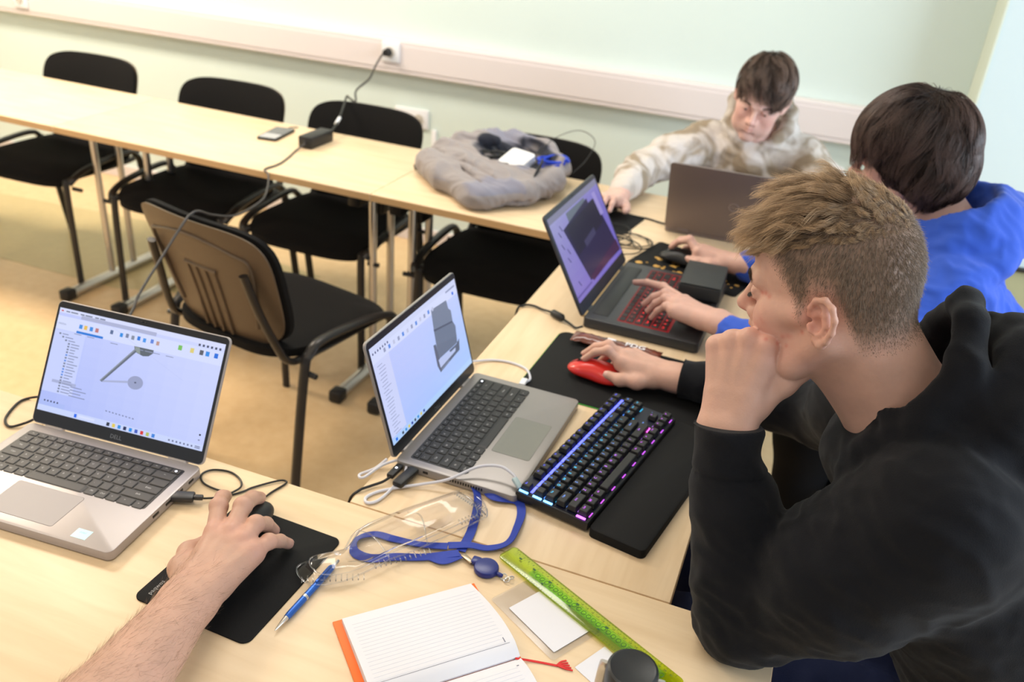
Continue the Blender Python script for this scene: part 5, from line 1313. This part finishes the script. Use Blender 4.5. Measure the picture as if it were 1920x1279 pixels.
def lashes(O, R, T, par, seed=0):
    rng = np.random.default_rng(seed); rt, fl = [], []
    for q in (-1, 1):
        for _ in range(120):
            t = rng.random(); rt.append(T(.0925 - .006 * (2 * t - 1) ** 2, q * (.0225 + .021 * t), .0125 + rng.normal(0, .0005))); fl.append(R @ np.array([1, q * (t - .3) * .8, -.55]))
    fl = np.array(fl); fl /= np.linalg.norm(fl, axis=1, keepdims=True)
    strands('eyelash', np.array(rt), np.tile(R[:, 0], (len(rt), 1)), fl, np.full(len(rt), .0058), par, lambda r, g, k: np.tile(np.array((.03, .018, .012))[None, None], (k, 2, 1)), seg=4, rad_=.00028, lift=.1, seed=seed)
lashes(O1, R1, T1, b1)
mk, l1 = hair_mask(hv, O1, R1, 1, .004)
hq_ = outward(hv, hq)
earz = ((np.abs(l1[:, 1]) > .0775) & (l1[:, 0] > -.036) & (l1[:, 0] < .012) & (l1[:, 2] < .040))
mk &= ~earz
def top1(l): return (l[:, 2] - (.096 + .10 * np.clip(-l[:, 0] - .03, 0, 1) - .020 * np.clip(l[:, 0] / .07, 0, 1))) / .012
# short sides and back
P_s, N_s = scatter(hv, hq_, mk, 30000, 1)
ls = (P_s - O1) @ R1; up_ = 1 / (1 + np.exp(-top1(ls)))
keep = RNG.random(len(P_s)) > up_ * .75
fade = np.clip((ls[:, 2] - np.interp(ls[:, 0], *HAIRLINE)) / .060, 0.04, 1)
keep &= RNG.random(len(P_s)) < .35 + .65 * fade
P_s, N_s, ls, fade = P_s[keep], N_s[keep], ls[keep], fade[keep]
wh = np.array([-.072, .010, .118]); d_ = ls - wh; sw = np.cross(np.tile([-.6, 0, .8], (len(ls), 1)), d_); fl = d_ / np.linalg.norm(d_, axis=1, keepdims=True) + .35 * sw / np.maximum(np.linalg.norm(sw, axis=1, keepdims=True), 1e-6); fl[:, 2] -= .5
nl_ = N_s @ R1; fl -= nl_ * (fl * nl_).sum(1, keepdims=True); fl /= np.linalg.norm(fl, axis=1, keepdims=True)
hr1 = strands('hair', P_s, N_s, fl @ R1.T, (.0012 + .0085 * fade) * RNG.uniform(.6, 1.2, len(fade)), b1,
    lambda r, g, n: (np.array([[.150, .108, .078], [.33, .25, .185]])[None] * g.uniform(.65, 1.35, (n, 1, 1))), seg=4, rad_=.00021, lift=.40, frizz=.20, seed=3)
# long wavy top
P_t, N_t = scatter(hv, hq_, mk & (top1(l1) > -.6), 21000, 2)
lt = (P_t - O1) @ R1
fl = np.stack([np.full(len(lt), 1.0), lt[:, 1] * 6 + .15, np.full(len(lt), .0)], 1)
fl[:, 1] += .30 * np.sin(lt[:, 0] * 60); nl_ = N_t @ R1; fl -= nl_ * (fl * nl_).sum(1, keepdims=True); fl /= np.linalg.norm(fl, axis=1, keepdims=True)
ln = np.interp(lt[:, 0], (-.08, -.045, .0, .04, .09), (.009, .020, .048, .070, .066)) * RNG.uniform(.6, 1.15, len(lt))
ln *= np.clip(.45 + top1(lt) * .3, .3, 1)
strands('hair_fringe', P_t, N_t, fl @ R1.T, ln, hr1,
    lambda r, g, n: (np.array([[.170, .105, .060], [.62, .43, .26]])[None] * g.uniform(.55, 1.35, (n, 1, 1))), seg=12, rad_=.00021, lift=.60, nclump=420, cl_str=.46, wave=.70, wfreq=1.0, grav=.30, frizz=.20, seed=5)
# hoodie
s = SDF()
axis1 = nrm(np.array((.19, 1.03, .30)) - np.array((.53, 1.05, -.22))); RT = np.stack([axis1, np.cross((-.8, 0, -.5), axis1) * 0 + np.array((0, -1, 0)), np.cross(axis1, (0, -1, 0))], 1); RT[:, 2] = nrm(RT[:, 2]); RT[:, 1] = np.cross(RT[:, 2], RT[:, 0])
s.ell((.275, 1.045, .165), (.185, .195, .135), RT, .04); s.ell((.385, 1.05, .02), (.20, .180, .150), RT, .05); s.ell((.50, 1.05, -.14), (.16, .190, .165), RT, .05)
SL, EL, CL = (.215, .885, .270), (.046, .893, .056), (-.0225, .941, .245)
s.ell((.225, .930, .265), (.085, .085, .075), None, .05)
s.chain([SL, (.135, .885, .165), EL], [.092, .083, .060], .035)
s.chain([EL, (.026, .903, .110), (.000, .923, .190), (-.014, .938, .226)], [.057, .057, .050, .044], .02); s.cone((-.0120, .925, .205), (-.0330, .957, .305), .0415, .0395, .006)
SR, ER, CR = (.21, 1.21, .25), (.115, 1.44, .06), (-.135, 1.484, .040)
s.chain([SR, (.16, 1.33, .15), ER], [.090, .075, .060], .035); s.chain([ER, (.02, 1.465, .050), (-.105, 1.482, .042)], [.057, .050, .040], .02); s.cone((-.105, 1.482, .042), (-.165, 1.487, .039), .037, .035, .006)
# collar and hood lying on the back
s.cone((.150, .975, .262), (.135, 1.05, .240), .045, .042, .03); s.cone((.135, 1.05, .240), (.160, 1.115, .262), .042, .045, .03)
s.bowl((.235, 1.035, .345), (.118, .118, .118), az_frame(180, 14), (.172, 1.030, .430), (.088, .084, .140), .012, .025)
s.chain([(.138, .962, .292), (.180, .943, .350), (.202, .962, .425), (.200, 1.01, .462), (.200, 1.06, .462), (.196, 1.105, .425), (.170, 1.125, .360), (.140, 1.10, .292)], [.024, .022, .019, .018, .018, .019, .022, .024], .010)
s.chain([(.225, .920, .315), (.262, .945, .390), (.268, 1.00, .432), (.268, 1.06, .432), (.262, 1.12, .39)], [.030, .030, .030, .030, .030], .014); s.cone((.31, .97, .35), (.31, 1.11, .35), .055, .055, .03)
s.cone((.33, .98, .30), (.34, 1.10, .30), .060, .060, .04)
near1 = lambda p, r: (lambda V: np.exp(-((V - np.array(p)) ** 2).sum(1) / (r * r)))
cloth('hoodie', s, .0048, M['hood_black'], b1, [(.0050, 13, (.5, .1, .8), 3), (.0060, 30, (.3, .2, .9), 8, lambda V: .35 + np.exp(-((V - np.array(EL)) ** 2).sum(1) / .012) + .6 * np.exp(-((V - np.array((.12, .9, .27))) ** 2).sum(1) / .01))], 2, cuffs=[((-.0285, .951, .289), (-.16, .30, .94), .042, .058), ((-.150, 1.485, .040), (-1, .03, -.02), .036, .05)])
s = SDF()
for y, ky in ((.965, 1.01), (1.13, 1.19)): s.chain([(.53, y, -.20), (-.03, ky, -.155), (-.04, ky, -.20), (.0, ky, -.66)], [.100, .074, .070, .048], .04)
cloth('trousers', s, .008, M['jeans'], b1, [(.006, 18, (1, 0, 0), 5)], 1)
for ky in (1.01, 1.19):
    s = SDF(); s.cone((.02, ky, -.695), (-.16, ky, -.712), .040, .030, .02); s.cone((.0, ky, -.66), (.0, ky, -.69), .045, .045, .02); cloth('shoe', s, .006, M['shoe'], b1)

# ============ boy in the blue hoodie
O2 = np.array((.178, 1.902, .408)); R2 = az_frame(166, 12, 0); sc2 = .97
head, T2 = head_sdf(O2, R2, sc2, puff=1, neck_to=(.275, 1.885, .285), neck_r=.052)
nl = []
h1 = SDF(); hand_sdf(h1, (-.128, 1.706, .070), (-1, .42, .0), (.1, .0, 1), (.42, 1, 0), tips={'index': (-.333, 1.862, .048), 'middle': (-.290, 1.775, .040), 'ring': (-.276, 1.752, .036), 'pinky': (-.262, 1.727, .034)}, arch={'index': .014, 'middle': .022, 'ring': .022, 'pinky': .018}, sc=1.0, thumb=[(.020, .020, -.016), (.045, .038, -.026), (.072, .044, -.032), (.096, .036, -.034)], forearm=(-.03, 1.655, .060), fr=(.025, .029), nails=nl)
h2 = SDF(); hand_sdf(h2, (-.140, 2.117, .045), (-1, .12, .08), (.05, .1, 1), (-.1, -1, 0), tips={'index': (-.305, 2.146, .042), 'middle': (-.305, 2.170, .042), 'ring': (-.285, 2.185, .018), 'pinky': (-.265, 2.192, .012)}, arch={'index': .026, 'middle': .022, 'ring': .014, 'pinky': .010}, sc=.97, thumb=[(.022, .022, -.010), (.050, .044, -.014), (.084, .046, -.018), (.108, .034, -.018)], forearm=(-.02, 2.11, .055), nails=nl)
sp2 = [(T2(.07, .05, -.02), .035, PINK, .45), (T2(.115, 0, -.016), .014, RED, .45), (T2(.10, 0, -.049), .011, RED, .45)]
head.chain([(.275, 1.885, .285), (.33, 1.89, .14), (.44, 1.92, -.05)], [.055, .060, .060], .04)
for pts, h in (([(.275, 1.885, .27), (.295, 1.745, .215), (.20, 1.64, .12), (.10, 1.565, .055), (-.03, 1.655, .060)], h1), ([(.275, 1.885, .27), (.30, 2.045, .21), (.21, 2.10, .12), (.12, 2.13, .06), (-.02, 2.11, .055)], h2)): h.chain(pts, [.042, .036, .034, .030, .027], .02)
b2, V2, Q2 = person('person', 'boy in a royal blue hoodie with dark brown hair over his ears, pointing', [head, h1, h2], .0025,
    lambda V: head_paint(skin_cols(V, SKIN2, sp2, 3), V, O2, R2, sc2, (.025, .016, .013), .01, .97))
nail_obj(nl, b2); hv, hq = V2, Q2
eyes(O2, R2, T2, sc2, b2)
def cap_hair(par, O, R, sc, shell, cuts, n, lnf, flowf, colr, seed, C, rr, capcol, rad_=.00045, lift=.10, nclump=200, seg=9, wave=.12, wh=(-.05, 0, .15), grav=.25, vox=.003, frizz=.10, cl=.55, lim=None, hug=.035):
    """a soft hair mass plus strands that lie over it like shingles; all in head coordinates"""
    s = SDF(); T = lambda p: O + R @ (np.array(p) * sc)
    for c, r, k in shell: s.ell(T(c), np.array(r) * sc, R, k)
    for c, r, k in cuts: s.ell(T(c), np.array(r) * sc, R, k, True)
    V, Q = s.mesh_data(vox); Q = outward(V, Q); N = normals_of(V, Q); l = (V - O) @ R / sc
    ang = np.arctan2(l[:, 1], l[:, 0]) * 14; V = V + N * (.0022 * (vnoise(np.stack([ang, l[:, 2] * 14, l[:, 0] * 6], 1), seed) - .5))[:, None]
    cap = mesh_obj('hair', V, Q, M['hair_mass'], par, np.tile(np.array(capcol), (len(V), 1)))
    C = np.array(C); rr = np.array(rr)
    e = np.linalg.norm((l - C) / rr, axis=1); mk = (e > .90)
    if lim is not None: mk &= lim(l)
    P, N = scatter(V, Q, mk, n, seed); lp = (P - O) @ R / sc
    fl = flowf(lp, np.array(wh)); nl_ = N @ R; fl -= nl_ * (fl * nl_).sum(1, keepdims=True); fl /= np.maximum(np.linalg.norm(fl, axis=1, keepdims=True), 1e-6)
    def avoid(p, t, roots):
        q = (p - O) @ R / sc; e = (q - C) / (rr + .0012); k = np.linalg.norm(e, axis=1, keepdims=True)
        k2 = np.where(q[:, 2:3] > .03, np.clip(k, 1, 1 + hug), np.minimum(k, 1 + hug + np.clip(.03 - q[:, 2:3], 0, .2) * 3)); q = C + e / np.maximum(k, 1e-6) * k2 * (rr + .0012); return O + (q * sc) @ R.T
    strands('hair_strands', P, N, fl @ R.T, lnf(lp) * RNG.uniform(.7, 1.15, len(lp)), cap, colr, seg=seg, rad_=rad_, lift=lift, nclump=nclump, cl_str=cl, wave=wave, wfreq=.8, grav=grav, avoid=avoid, seed=seed, frizz=frizz)
    return cap
radial = lambda lp, wh: (lp - wh) / np.linalg.norm(lp - wh, axis=1, keepdims=True) + np.array([.25, 0, -.25])
dk = lambda a, b_: (lambda r, g, n: np.array([a, b_])[None] * g.uniform(.5, 1.4, (n, 1, 1)) * (.55 + .9 * vnoise(r * 70, 5))[:, None, None])
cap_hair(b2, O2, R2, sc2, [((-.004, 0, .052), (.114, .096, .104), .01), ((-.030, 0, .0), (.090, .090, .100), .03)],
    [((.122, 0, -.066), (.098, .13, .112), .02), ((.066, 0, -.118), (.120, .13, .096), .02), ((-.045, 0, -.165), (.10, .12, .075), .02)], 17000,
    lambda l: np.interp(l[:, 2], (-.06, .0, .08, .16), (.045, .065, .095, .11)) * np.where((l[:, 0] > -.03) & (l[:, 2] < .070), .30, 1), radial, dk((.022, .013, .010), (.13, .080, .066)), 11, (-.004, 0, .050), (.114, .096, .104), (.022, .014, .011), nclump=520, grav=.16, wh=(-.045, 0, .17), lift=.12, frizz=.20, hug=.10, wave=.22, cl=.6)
s = SDF()
ax = nrm(np.array((.27, 1.88, .28)) - np.array((.56, 1.93, -.22))); RT = np.stack([ax, np.array((0, -1, 0)), nrm(np.cross(ax, (0, -1, 0)))], 1); RT[:, 1] = np.cross(RT[:, 2], RT[:, 0])
s.ell((.315, 1.89, .140), (.185, .190, .108), RT, .04); s.ell((.41, 1.91, .0), (.19, .170, .135), RT, .05); s.ell((.53, 1.93, -.15), (.15, .180, .155), RT, .05)
s.chain([(.295, 1.745, .215), (.20, 1.64, .12), (.10, 1.565, .055)], [.080, .068, .056], .035); s.chain([(.10, 1.565, .055), (.0, 1.620, .058), (-.062, 1.664, .062)], [.055, .048, .039], .02); s.cone((-.058, 1.662, .062), (-.086, 1.680, .064), .038, .0365, .006)
s.chain([(.30, 2.045, .21), (.21, 2.10, .12), (.12, 2.13, .06)], [.082, .068, .055], .035); s.chain([(.12, 2.13, .06), (.02, 2.118, .052), (-.080, 2.115, .046)], [.053, .048, .040], .02); s.cone((-.075, 2.115, .046), (-.108, 2.116, .045), .036, .034, .006)
s.cone((.225, 1.83, .235), (.215, 1.89, .215), .042, .040, .03); s.cone((.215, 1.89, .215), (.235, 1.96, .235), .040, .042, .03)
s.bowl((.305, 1.885, .305), (.118, .135, .095), az_frame(180, 10), (.260, 1.880, .375), (.085, .088, .110), .012, .022)
s.chain([(.215, 1.80, .262), (.275, 1.770, .300), (.325, 1.785, .325), (.355, 1.85, .345), (.355, 1.94, .350), (.315, 1.99, .345), (.255, 1.985, .305)], [.022, .024, .024, .023, .024, .026, .024], .012)
s.chain([(.300, 1.735, .250), (.360, 1.770, .285), (.385, 1.86, .318), (.382, 1.96, .340)], [.026, .028, .032, .036], .018)
cloth('hoodie', s, .0055, M['hood_blue'], b2, [(.0075, 15, (.3, .2, .9), 13), (.004, 34, (.5, .4, .3), 14)], 2)
s = SDF()
for y, ky in ((1.84, 1.80), (2.02, 2.05)): s.chain([(.55, y, -.20), (.14, ky, -.165), (.12, ky, -.20), (.14, ky, -.66)], [.098, .072, .068, .046], .04)
cloth('trousers', s, .009, M['trousers'], b2)
for ky in (1.80, 2.05):
    s = SDF(); s.cone((.16, ky, -.695), (-.02, ky, -.712), .040, .030, .02); s.cone((.14, ky, -.66), (.14, ky, -.69), .045, .045, .02); cloth('shoe', s, .007, M['shoe'], b2)

# ============ boy in the beige hoodie across the far table
O3 = np.array((-.212, 2.885, .292)); R3 = az_frame(-93, 20, -11); sc3 = .93
head, T3 = head_sdf(O3, R3, sc3, puff=1, neck_to=(-.205, 2.985, .165), neck_r=.050)
ear_sdf(head, T3, 1, sc3); ear_sdf(head, T3, -1, sc3)
h1 = SDF(); hand_sdf(h1, (-.535, 2.492, .040), (-.12, -1, .05), (0, .05, 1), (1, -.1, 0), tips={'index': (-.525, 2.352, .034), 'middle': (-.548, 2.345, .036), 'ring': (-.575, 2.365, .016), 'pinky': (-.592, 2.385, .012)}, arch=.018, sc=.94, forearm=(-.530, 2.61, .045))
h2 = SDF(); hand_sdf(h2, (-.06, 2.535, .045), (-.2, -1, .0), (0, .05, 1), (-1, .2, 0), tips={'index': (-.09, 2.425, .026), 'middle': (-.07, 2.415, .026), 'ring': (-.05, 2.42, .026), 'pinky': (-.03, 2.44, .026)}, arch=.014, sc=.92, forearm=(-.02, 2.64, .045))
sp3 = [(T3(.07, .045, -.02), .030, RED, .38), (T3(.07, -.045, -.02), .030, RED, .38), (T3(.115, 0, -.016), .014, RED, .35), (T3(.10, 0, -.049), .012, RED, .6), (T3(-.01, -.09, .0), .03, RED, .4)]
head.chain([(-.205, 2.985, .165), (-.205, 3.03, .05), (-.20, 3.03, -.12)], [.052, .065, .065], .04)
for pts, h in (([(-.205, 3.0, .13), (-.365, 2.985, .115), (-.465, 2.860, .075), (-.530, 2.735, .050), (-.530, 2.61, .045)], h1), ([(-.205, 3.0, .13), (-.045, 2.99, .11), (.03, 2.87, .07), (.05, 2.75, .05), (-.02, 2.64, .045)], h2)): h.chain(pts, [.040, .036, .034, .030, .028], .02)
b3, V3, Q3 = person('person', 'boy in a beige patterned hoodie looking down behind the back-turned laptop', [head, h1, h2], .0028,
    lambda V: head_paint(skin_cols(V, (.68, .43, .36), sp3, 4), V, O3, R3, sc3, (.05, .032, .025), .01, .95))
hv, hq = V3, Q3; eyes(O3, R3, T3, sc3, b3); brow_strands(O3, R3, T3, sc3, b3, (.07, .04, .03), seed=2)
fl3 = lambda lp, wh: (lp - wh) / np.linalg.norm(lp - wh, axis=1, keepdims=True) + np.array([.55, .35, -.15])
cap_hair(b3, O3, R3, sc3, [((-.006, 0, .066), (.106, .090, .096), .01), ((-.035, 0, .02), (.080, .078, .070), .03)],
    [((.128, -.034, .012), (.090, .085, .094), .015), ((.115, .03, -.045), (.085, .09, .085), .02), ((.04, 0, -.12), (.12, .12, .095), .02)], 11000,
    lambda l: np.interp(l[:, 2], (-.05, .03, .09, .16), (.014, .028, .060, .070)), fl3, dk((.055, .036, .027), (.19, .125, .095)), 17, (-.006, 0, .064), (.106, .090, .096), (.040, .027, .021), nclump=170, grav=.10, wh=(-.05, -.03, .16), lift=.14, frizz=.14, hug=.10)
s = SDF()
s.ell((-.205, 3.03, .045), (.195, .125, .175), None, .04); s.ell((-.195, 3.03, -.12), (.18, .130, .16), None, .05)
s.chain([(-.365, 2.985, .115), (-.465, 2.860, .075), (-.530, 2.735, .050)], [.072, .062, .054], .035); s.chain([(-.530, 2.735, .050), (-.532, 2.62, .050), (-.533, 2.545, .045)], [.053, .048, .038], .02); s.cone((-.533, 2.55, .044), (-.534, 2.515, .043), .036, .034, .006)
s.chain([(-.045, 2.99, .11), (.03, 2.87, .07), (.05, 2.75, .05)], [.070, .062, .054], .035); s.chain([(.05, 2.75, .05), (-.01, 2.64, .05), (-.05, 2.565, .046)], [.052, .046, .036], .02)
s.cone((-.28, 2.945, .120), (-.20, 2.925, .095), .040, .040, .03); s.cone((-.20, 2.925, .095), (-.125, 2.945, .120), .040, .040, .03)
s.bowl((-.208, 3.03, .185), (.120, .100, .115), None if False else np.eye(3), (-.210, 2.975, .225), (.085, .085, .115), .012, .022)
s.chain([(-.205, 2.905, .125), (-.265, 2.915, .160), (-.298, 2.945, .215), (-.300, 2.99, .265), (-.265, 3.035, .295), (-.205, 3.05, .305), (-.150, 3.035, .290), (-.118, 2.985, .255), (-.118, 2.94, .205), (-.15, 2.915, .155), (-.205, 2.905, .125)], [.020] * 11, .010)
cloth('hoodie', s, .006, M['hood_beige'], b3, [(.007, 16, (.2, .2, .9), 23), (.004, 34, (.5, .4, .3), 24)], 2)
s = SDF()
for x, kx in ((-.28, -.30), (-.11, -.09)): s.chain([(x, 3.02, -.20), (kx, 2.62, -.165), (kx, 2.60, -.20), (kx, 2.66, -.66)], [.095, .070, .066, .046], .04)
cloth('trousers', s, .009, M['trousers'], b3)
for kx in (-.30, -.09):
    s = SDF(); s.cone((kx, 2.68, -.695), (kx, 2.50, -.712), .038, .030, .02); s.cone((kx, 2.66, -.66), (kx, 2.66, -.69), .043, .043, .02); cloth('shoe', s, .007, M['shoe'], b3)

# ============ bare arm reaching in from the lower left
nl = []
h1 = SDF()
W4 = np.array((-.602, .640, .050))
J4 = hand_sdf(h1, W4, (-.13, 1, .02), (.0, -.05, 1), (-1, -.13, 0), tips={'index': (-.696, .826, .036), 'middle': (-.652, .846, .034), 'ring': (-.606, .812, .016), 'pinky': (-.574, .800, .013)}, arch={'index': .018, 'middle': .020, 'ring': .022, 'pinky': .012}, sc=1.08, fat=1.20, thumb=[(.020, .024, -.014), (.050, .050, -.022), (.080, .058, -.026), (.104, .050, -.028)], forearm=(-.560, .430, .072), fr=(.030, .046), nails=nl)
h1.chain([(-.560, .430, .072), (-.545, .370, .078), (-.56, .30, .13), (-.60, .18, .26)], [.047, .046, .048, .054], .02)
sp4 = [(J4[f][0], .016, PINK, .5) for f in J4] + [(J4[f][1], .010, PINK, .4) for f in J4] + [(J4[f][3], .011, PINK, .45) for f in J4]
for k in range(60): sp4.append((np.array((-.60, .70, .085)) + rs.normal(0, 1, 3) * (.03, .05, .01), .0016, (.45, .25, .17), .35))
b4, V4, Q4 = person('person', 'bare hairy forearm reaching in from the lower left, hand on the black mouse', [h1], .0019, lambda V: skin_cols(V, (.50, .295, .215), sp4, 6))
nail_obj(nl, b4)
av = V4; aq_ = Q4; Nn = normals_of(av, aq_)
mk = (av[:, 1] < .70) & (av[:, 1] > .36) & (Nn[:, 2] > -.35)
Pa, Na = scatter(av, aq_, mk, 2600, 9); dens = np.clip((.70 - Pa[:, 1]) / .10, .08, 1) * np.where(Pa[:, 0] < W4[0] - .015 + (.65 - Pa[:, 1]) * .15, 1, .75); k_ = RNG.random(len(Pa)) < dens; Pa, Na = Pa[k_], Na[k_]
fl = np.tile([.35, .75, -.05], (len(Pa), 1)) + RNG.normal(0, .25, (len(Pa), 3)); fl -= Na * (fl * Na).sum(1, keepdims=True); fl /= np.linalg.norm(fl, axis=1, keepdims=True)
strands('arm_hair', Pa, Na, fl, RNG.uniform(.008, .017, len(Pa)), b4, lambda r, g, n: np.array([[.20, .12, .075], [.30, .19, .12]])[None] * g.uniform(.7, 1.3, (n, 1, 1)), seg=4, rad_=.000085, lift=.30, seed=9, grav=.0)
s = SDF(); s.chain([(-.575, .265, .165), (-.60, .18, .26), (-.61, .12, .34)], [.066, .072, .080], .02); cloth('sleeve', s, .007, M['jeans'], b4, [(.005, 20, (0, 0, 1), 4)])

# ------------------------------------------------------------------ grey cloth bag on the far table
bag = thing('cloth_bag', 'open grey cloth bag lying on the back row, full of cables', 'bag', (-.935, 2.50, TZ))
s = SDF(); BX = lambda x, y, z: (x + .935 - .935 - (-.935) - .935 + 0, 0, 0)
ring = [(-.20, -.06, .045), (-.12, -.15, .042), (.02, -.235, .036), (.06, -.245, .034), (.15, -.16, .042), (.20, -.03, .05), (.175, .09, .06), (.09, .19, .078), (-.03, .225, .085), (-.13, .17, .075), (-.20, .06, .055)]
rr_ = [.036, .038, .034, .030, .032, .034, .034, .032, .030, .034, .036]
s.chain(ring + [ring[0]], [r * .80 for r in rr_] + [rr_[0] * .80], .03)
s.ell((-.06, .03, .045), (.15, .19, .055), np.array([[.94, .34, 0], [-.34, .94, 0], [0, 0, 1]]), .03); s.ell((.03, -.05, .040), (.17, .17, .050), None, .03)
s.cone((-.215, -.045, .036), (.035, -.250, .030), .037, .033, .012)                    # rolled front hem
s.cone((.05, -.245, .032), (.19, -.06, .050), .026, .030, .012)
s.ell((.040, .055, .116), (.150, .122, .082), np.array([[.90, .43, 0], [-.43, .90, 0], [0, 0, 1]]), .012, True)   # mouth of the bag
s.cone((-.11, .21, .095), (.07, .19, .090), .013, .011, .012); s.cone((.07, .19, .090), (.185, .07, .070), .011, .012, .012)
s.cone((-.19, .02, .080), (-.05, -.02, .090), .022, .014, .012); s.cone((-.18, .10, .090), (-.05, .12, .098), .022, .014, .012); s.cone((-.06, -.09, .076), (.07, -.13, .068), .018, .012, .010)
s.cone((-.19, .055, .102), (-.04, .05, .104), .008, .006, .010, True); s.cone((-.10, -.09, .092), (.06, -.17, .070), .008, .006, .010, True); s.cone((-.215, -.01, .075), (.03, -.205, .066), .007, .007, .010, True)
s.cone((.030, -.262, .026), (.17, -.17, .024), .009, .007, .008, True)
V, Q = s.mesh_data(.0042); Q = outward(V, Q)
for am, fq, ax_, sd_ in ((.010, 9, (.6, .5, .2), 31), (.006, 22, (.2, .6, .3), 32)): V = fold_disp(V, normals_of(V, Q), am, fq, ax_, seed=sd_)
V = relax(V, Q, 1, .5)
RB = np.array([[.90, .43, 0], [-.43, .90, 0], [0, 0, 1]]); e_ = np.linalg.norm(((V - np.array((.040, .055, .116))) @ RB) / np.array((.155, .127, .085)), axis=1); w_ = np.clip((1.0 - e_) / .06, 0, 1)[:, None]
w2 = (np.clip((vnoise(V * 9, 77) - .56) / .04, 0, 1) * (V[:, 2] > .05))[:, None] * .6
cb_ = np.array(srgb(146, 139, 139)[:3]) * (1 - w2) + np.array(srgb(122, 126, 150)[:3]) * w2
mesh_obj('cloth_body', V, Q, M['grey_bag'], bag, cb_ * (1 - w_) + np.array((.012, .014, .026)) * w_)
b = MB(); b.tube([(-.205, -.05, .045), (-.225, -.055, .035), (-.245, -.04, .022), (-.262, -.03, .020)], [.012, .020, .018, .010], 10, smooth=4, squash=(.7, 1.2)); b.tube([(-.235, -.03, .03), (-.262, .01, .016)], [.010, .006], 8); obj('strap_end', b, M['black_pl'], bag)
b = MB(); b.tube([(.155, -.02, .105), (.162, -.06, .098), (.160, -.10, .075), (.165, -.13, .040), (.172, -.15, .010)], .0055, 8, smooth=5, squash=(1.6, .6)); obj('drawstring', b, M['black_pl'], bag)
BZ = TZ
t = thing('white_adapter', 'white plastic box lying in the open grey bag', 'adapter', (-.872, 2.500, TZ + .080), rot=(rad(16), rad(4), rad(-12)))
b = MB(); b.prism(rrect(.085, .105, .012, 6), -.013, .013, bev=.005); obj('casing', b, M['white_pl'], t)
random.seed(9)
for k in range(5):
    cx, cy = -.93 + random.uniform(-.05, .10), 2.53 + random.uniform(-.06, .08); a0 = random.uniform(0, 6); rx = random.uniform(.035, .07)
    o = cable('tangled_cable', 'black cable coiled inside the open grey bag', [(cx + rx * math.cos(a0 + i * .6), cy + rx * .8 * math.sin(a0 + i * .6), .068 + .004 * k + .006 * math.sin(i * 1.3 + k)) for i in range(12)], .0035, M['black_cable']); o['group'] = 'black cables inside the grey bag'
for k in range(4):
    o = cable('blue_cable', 'bright blue cable coil at the right rim of the grey bag', [(-.765 + (.035 + .004 * k) * math.cos(a), 2.545 + (.05 + .004 * k) * math.sin(a), .084 + .010 * math.sin(a + k) + .003 * k) for a in np.linspace(0, 5.6, 12)], .0038, M['blue_cord']); o['group'] = 'bright blue cables at the bag rim'
cable('thin_cable', 'thin black cable looping up above the grey bag in front of the chair', [(-.82, 2.56, .10), (-.80, 2.66, .13), (-.74, 2.72, .15), (-.68, 2.70, .13), (-.68, 2.62, .09), (-.71, 2.58, .05)], .0012, M['black_cable'])
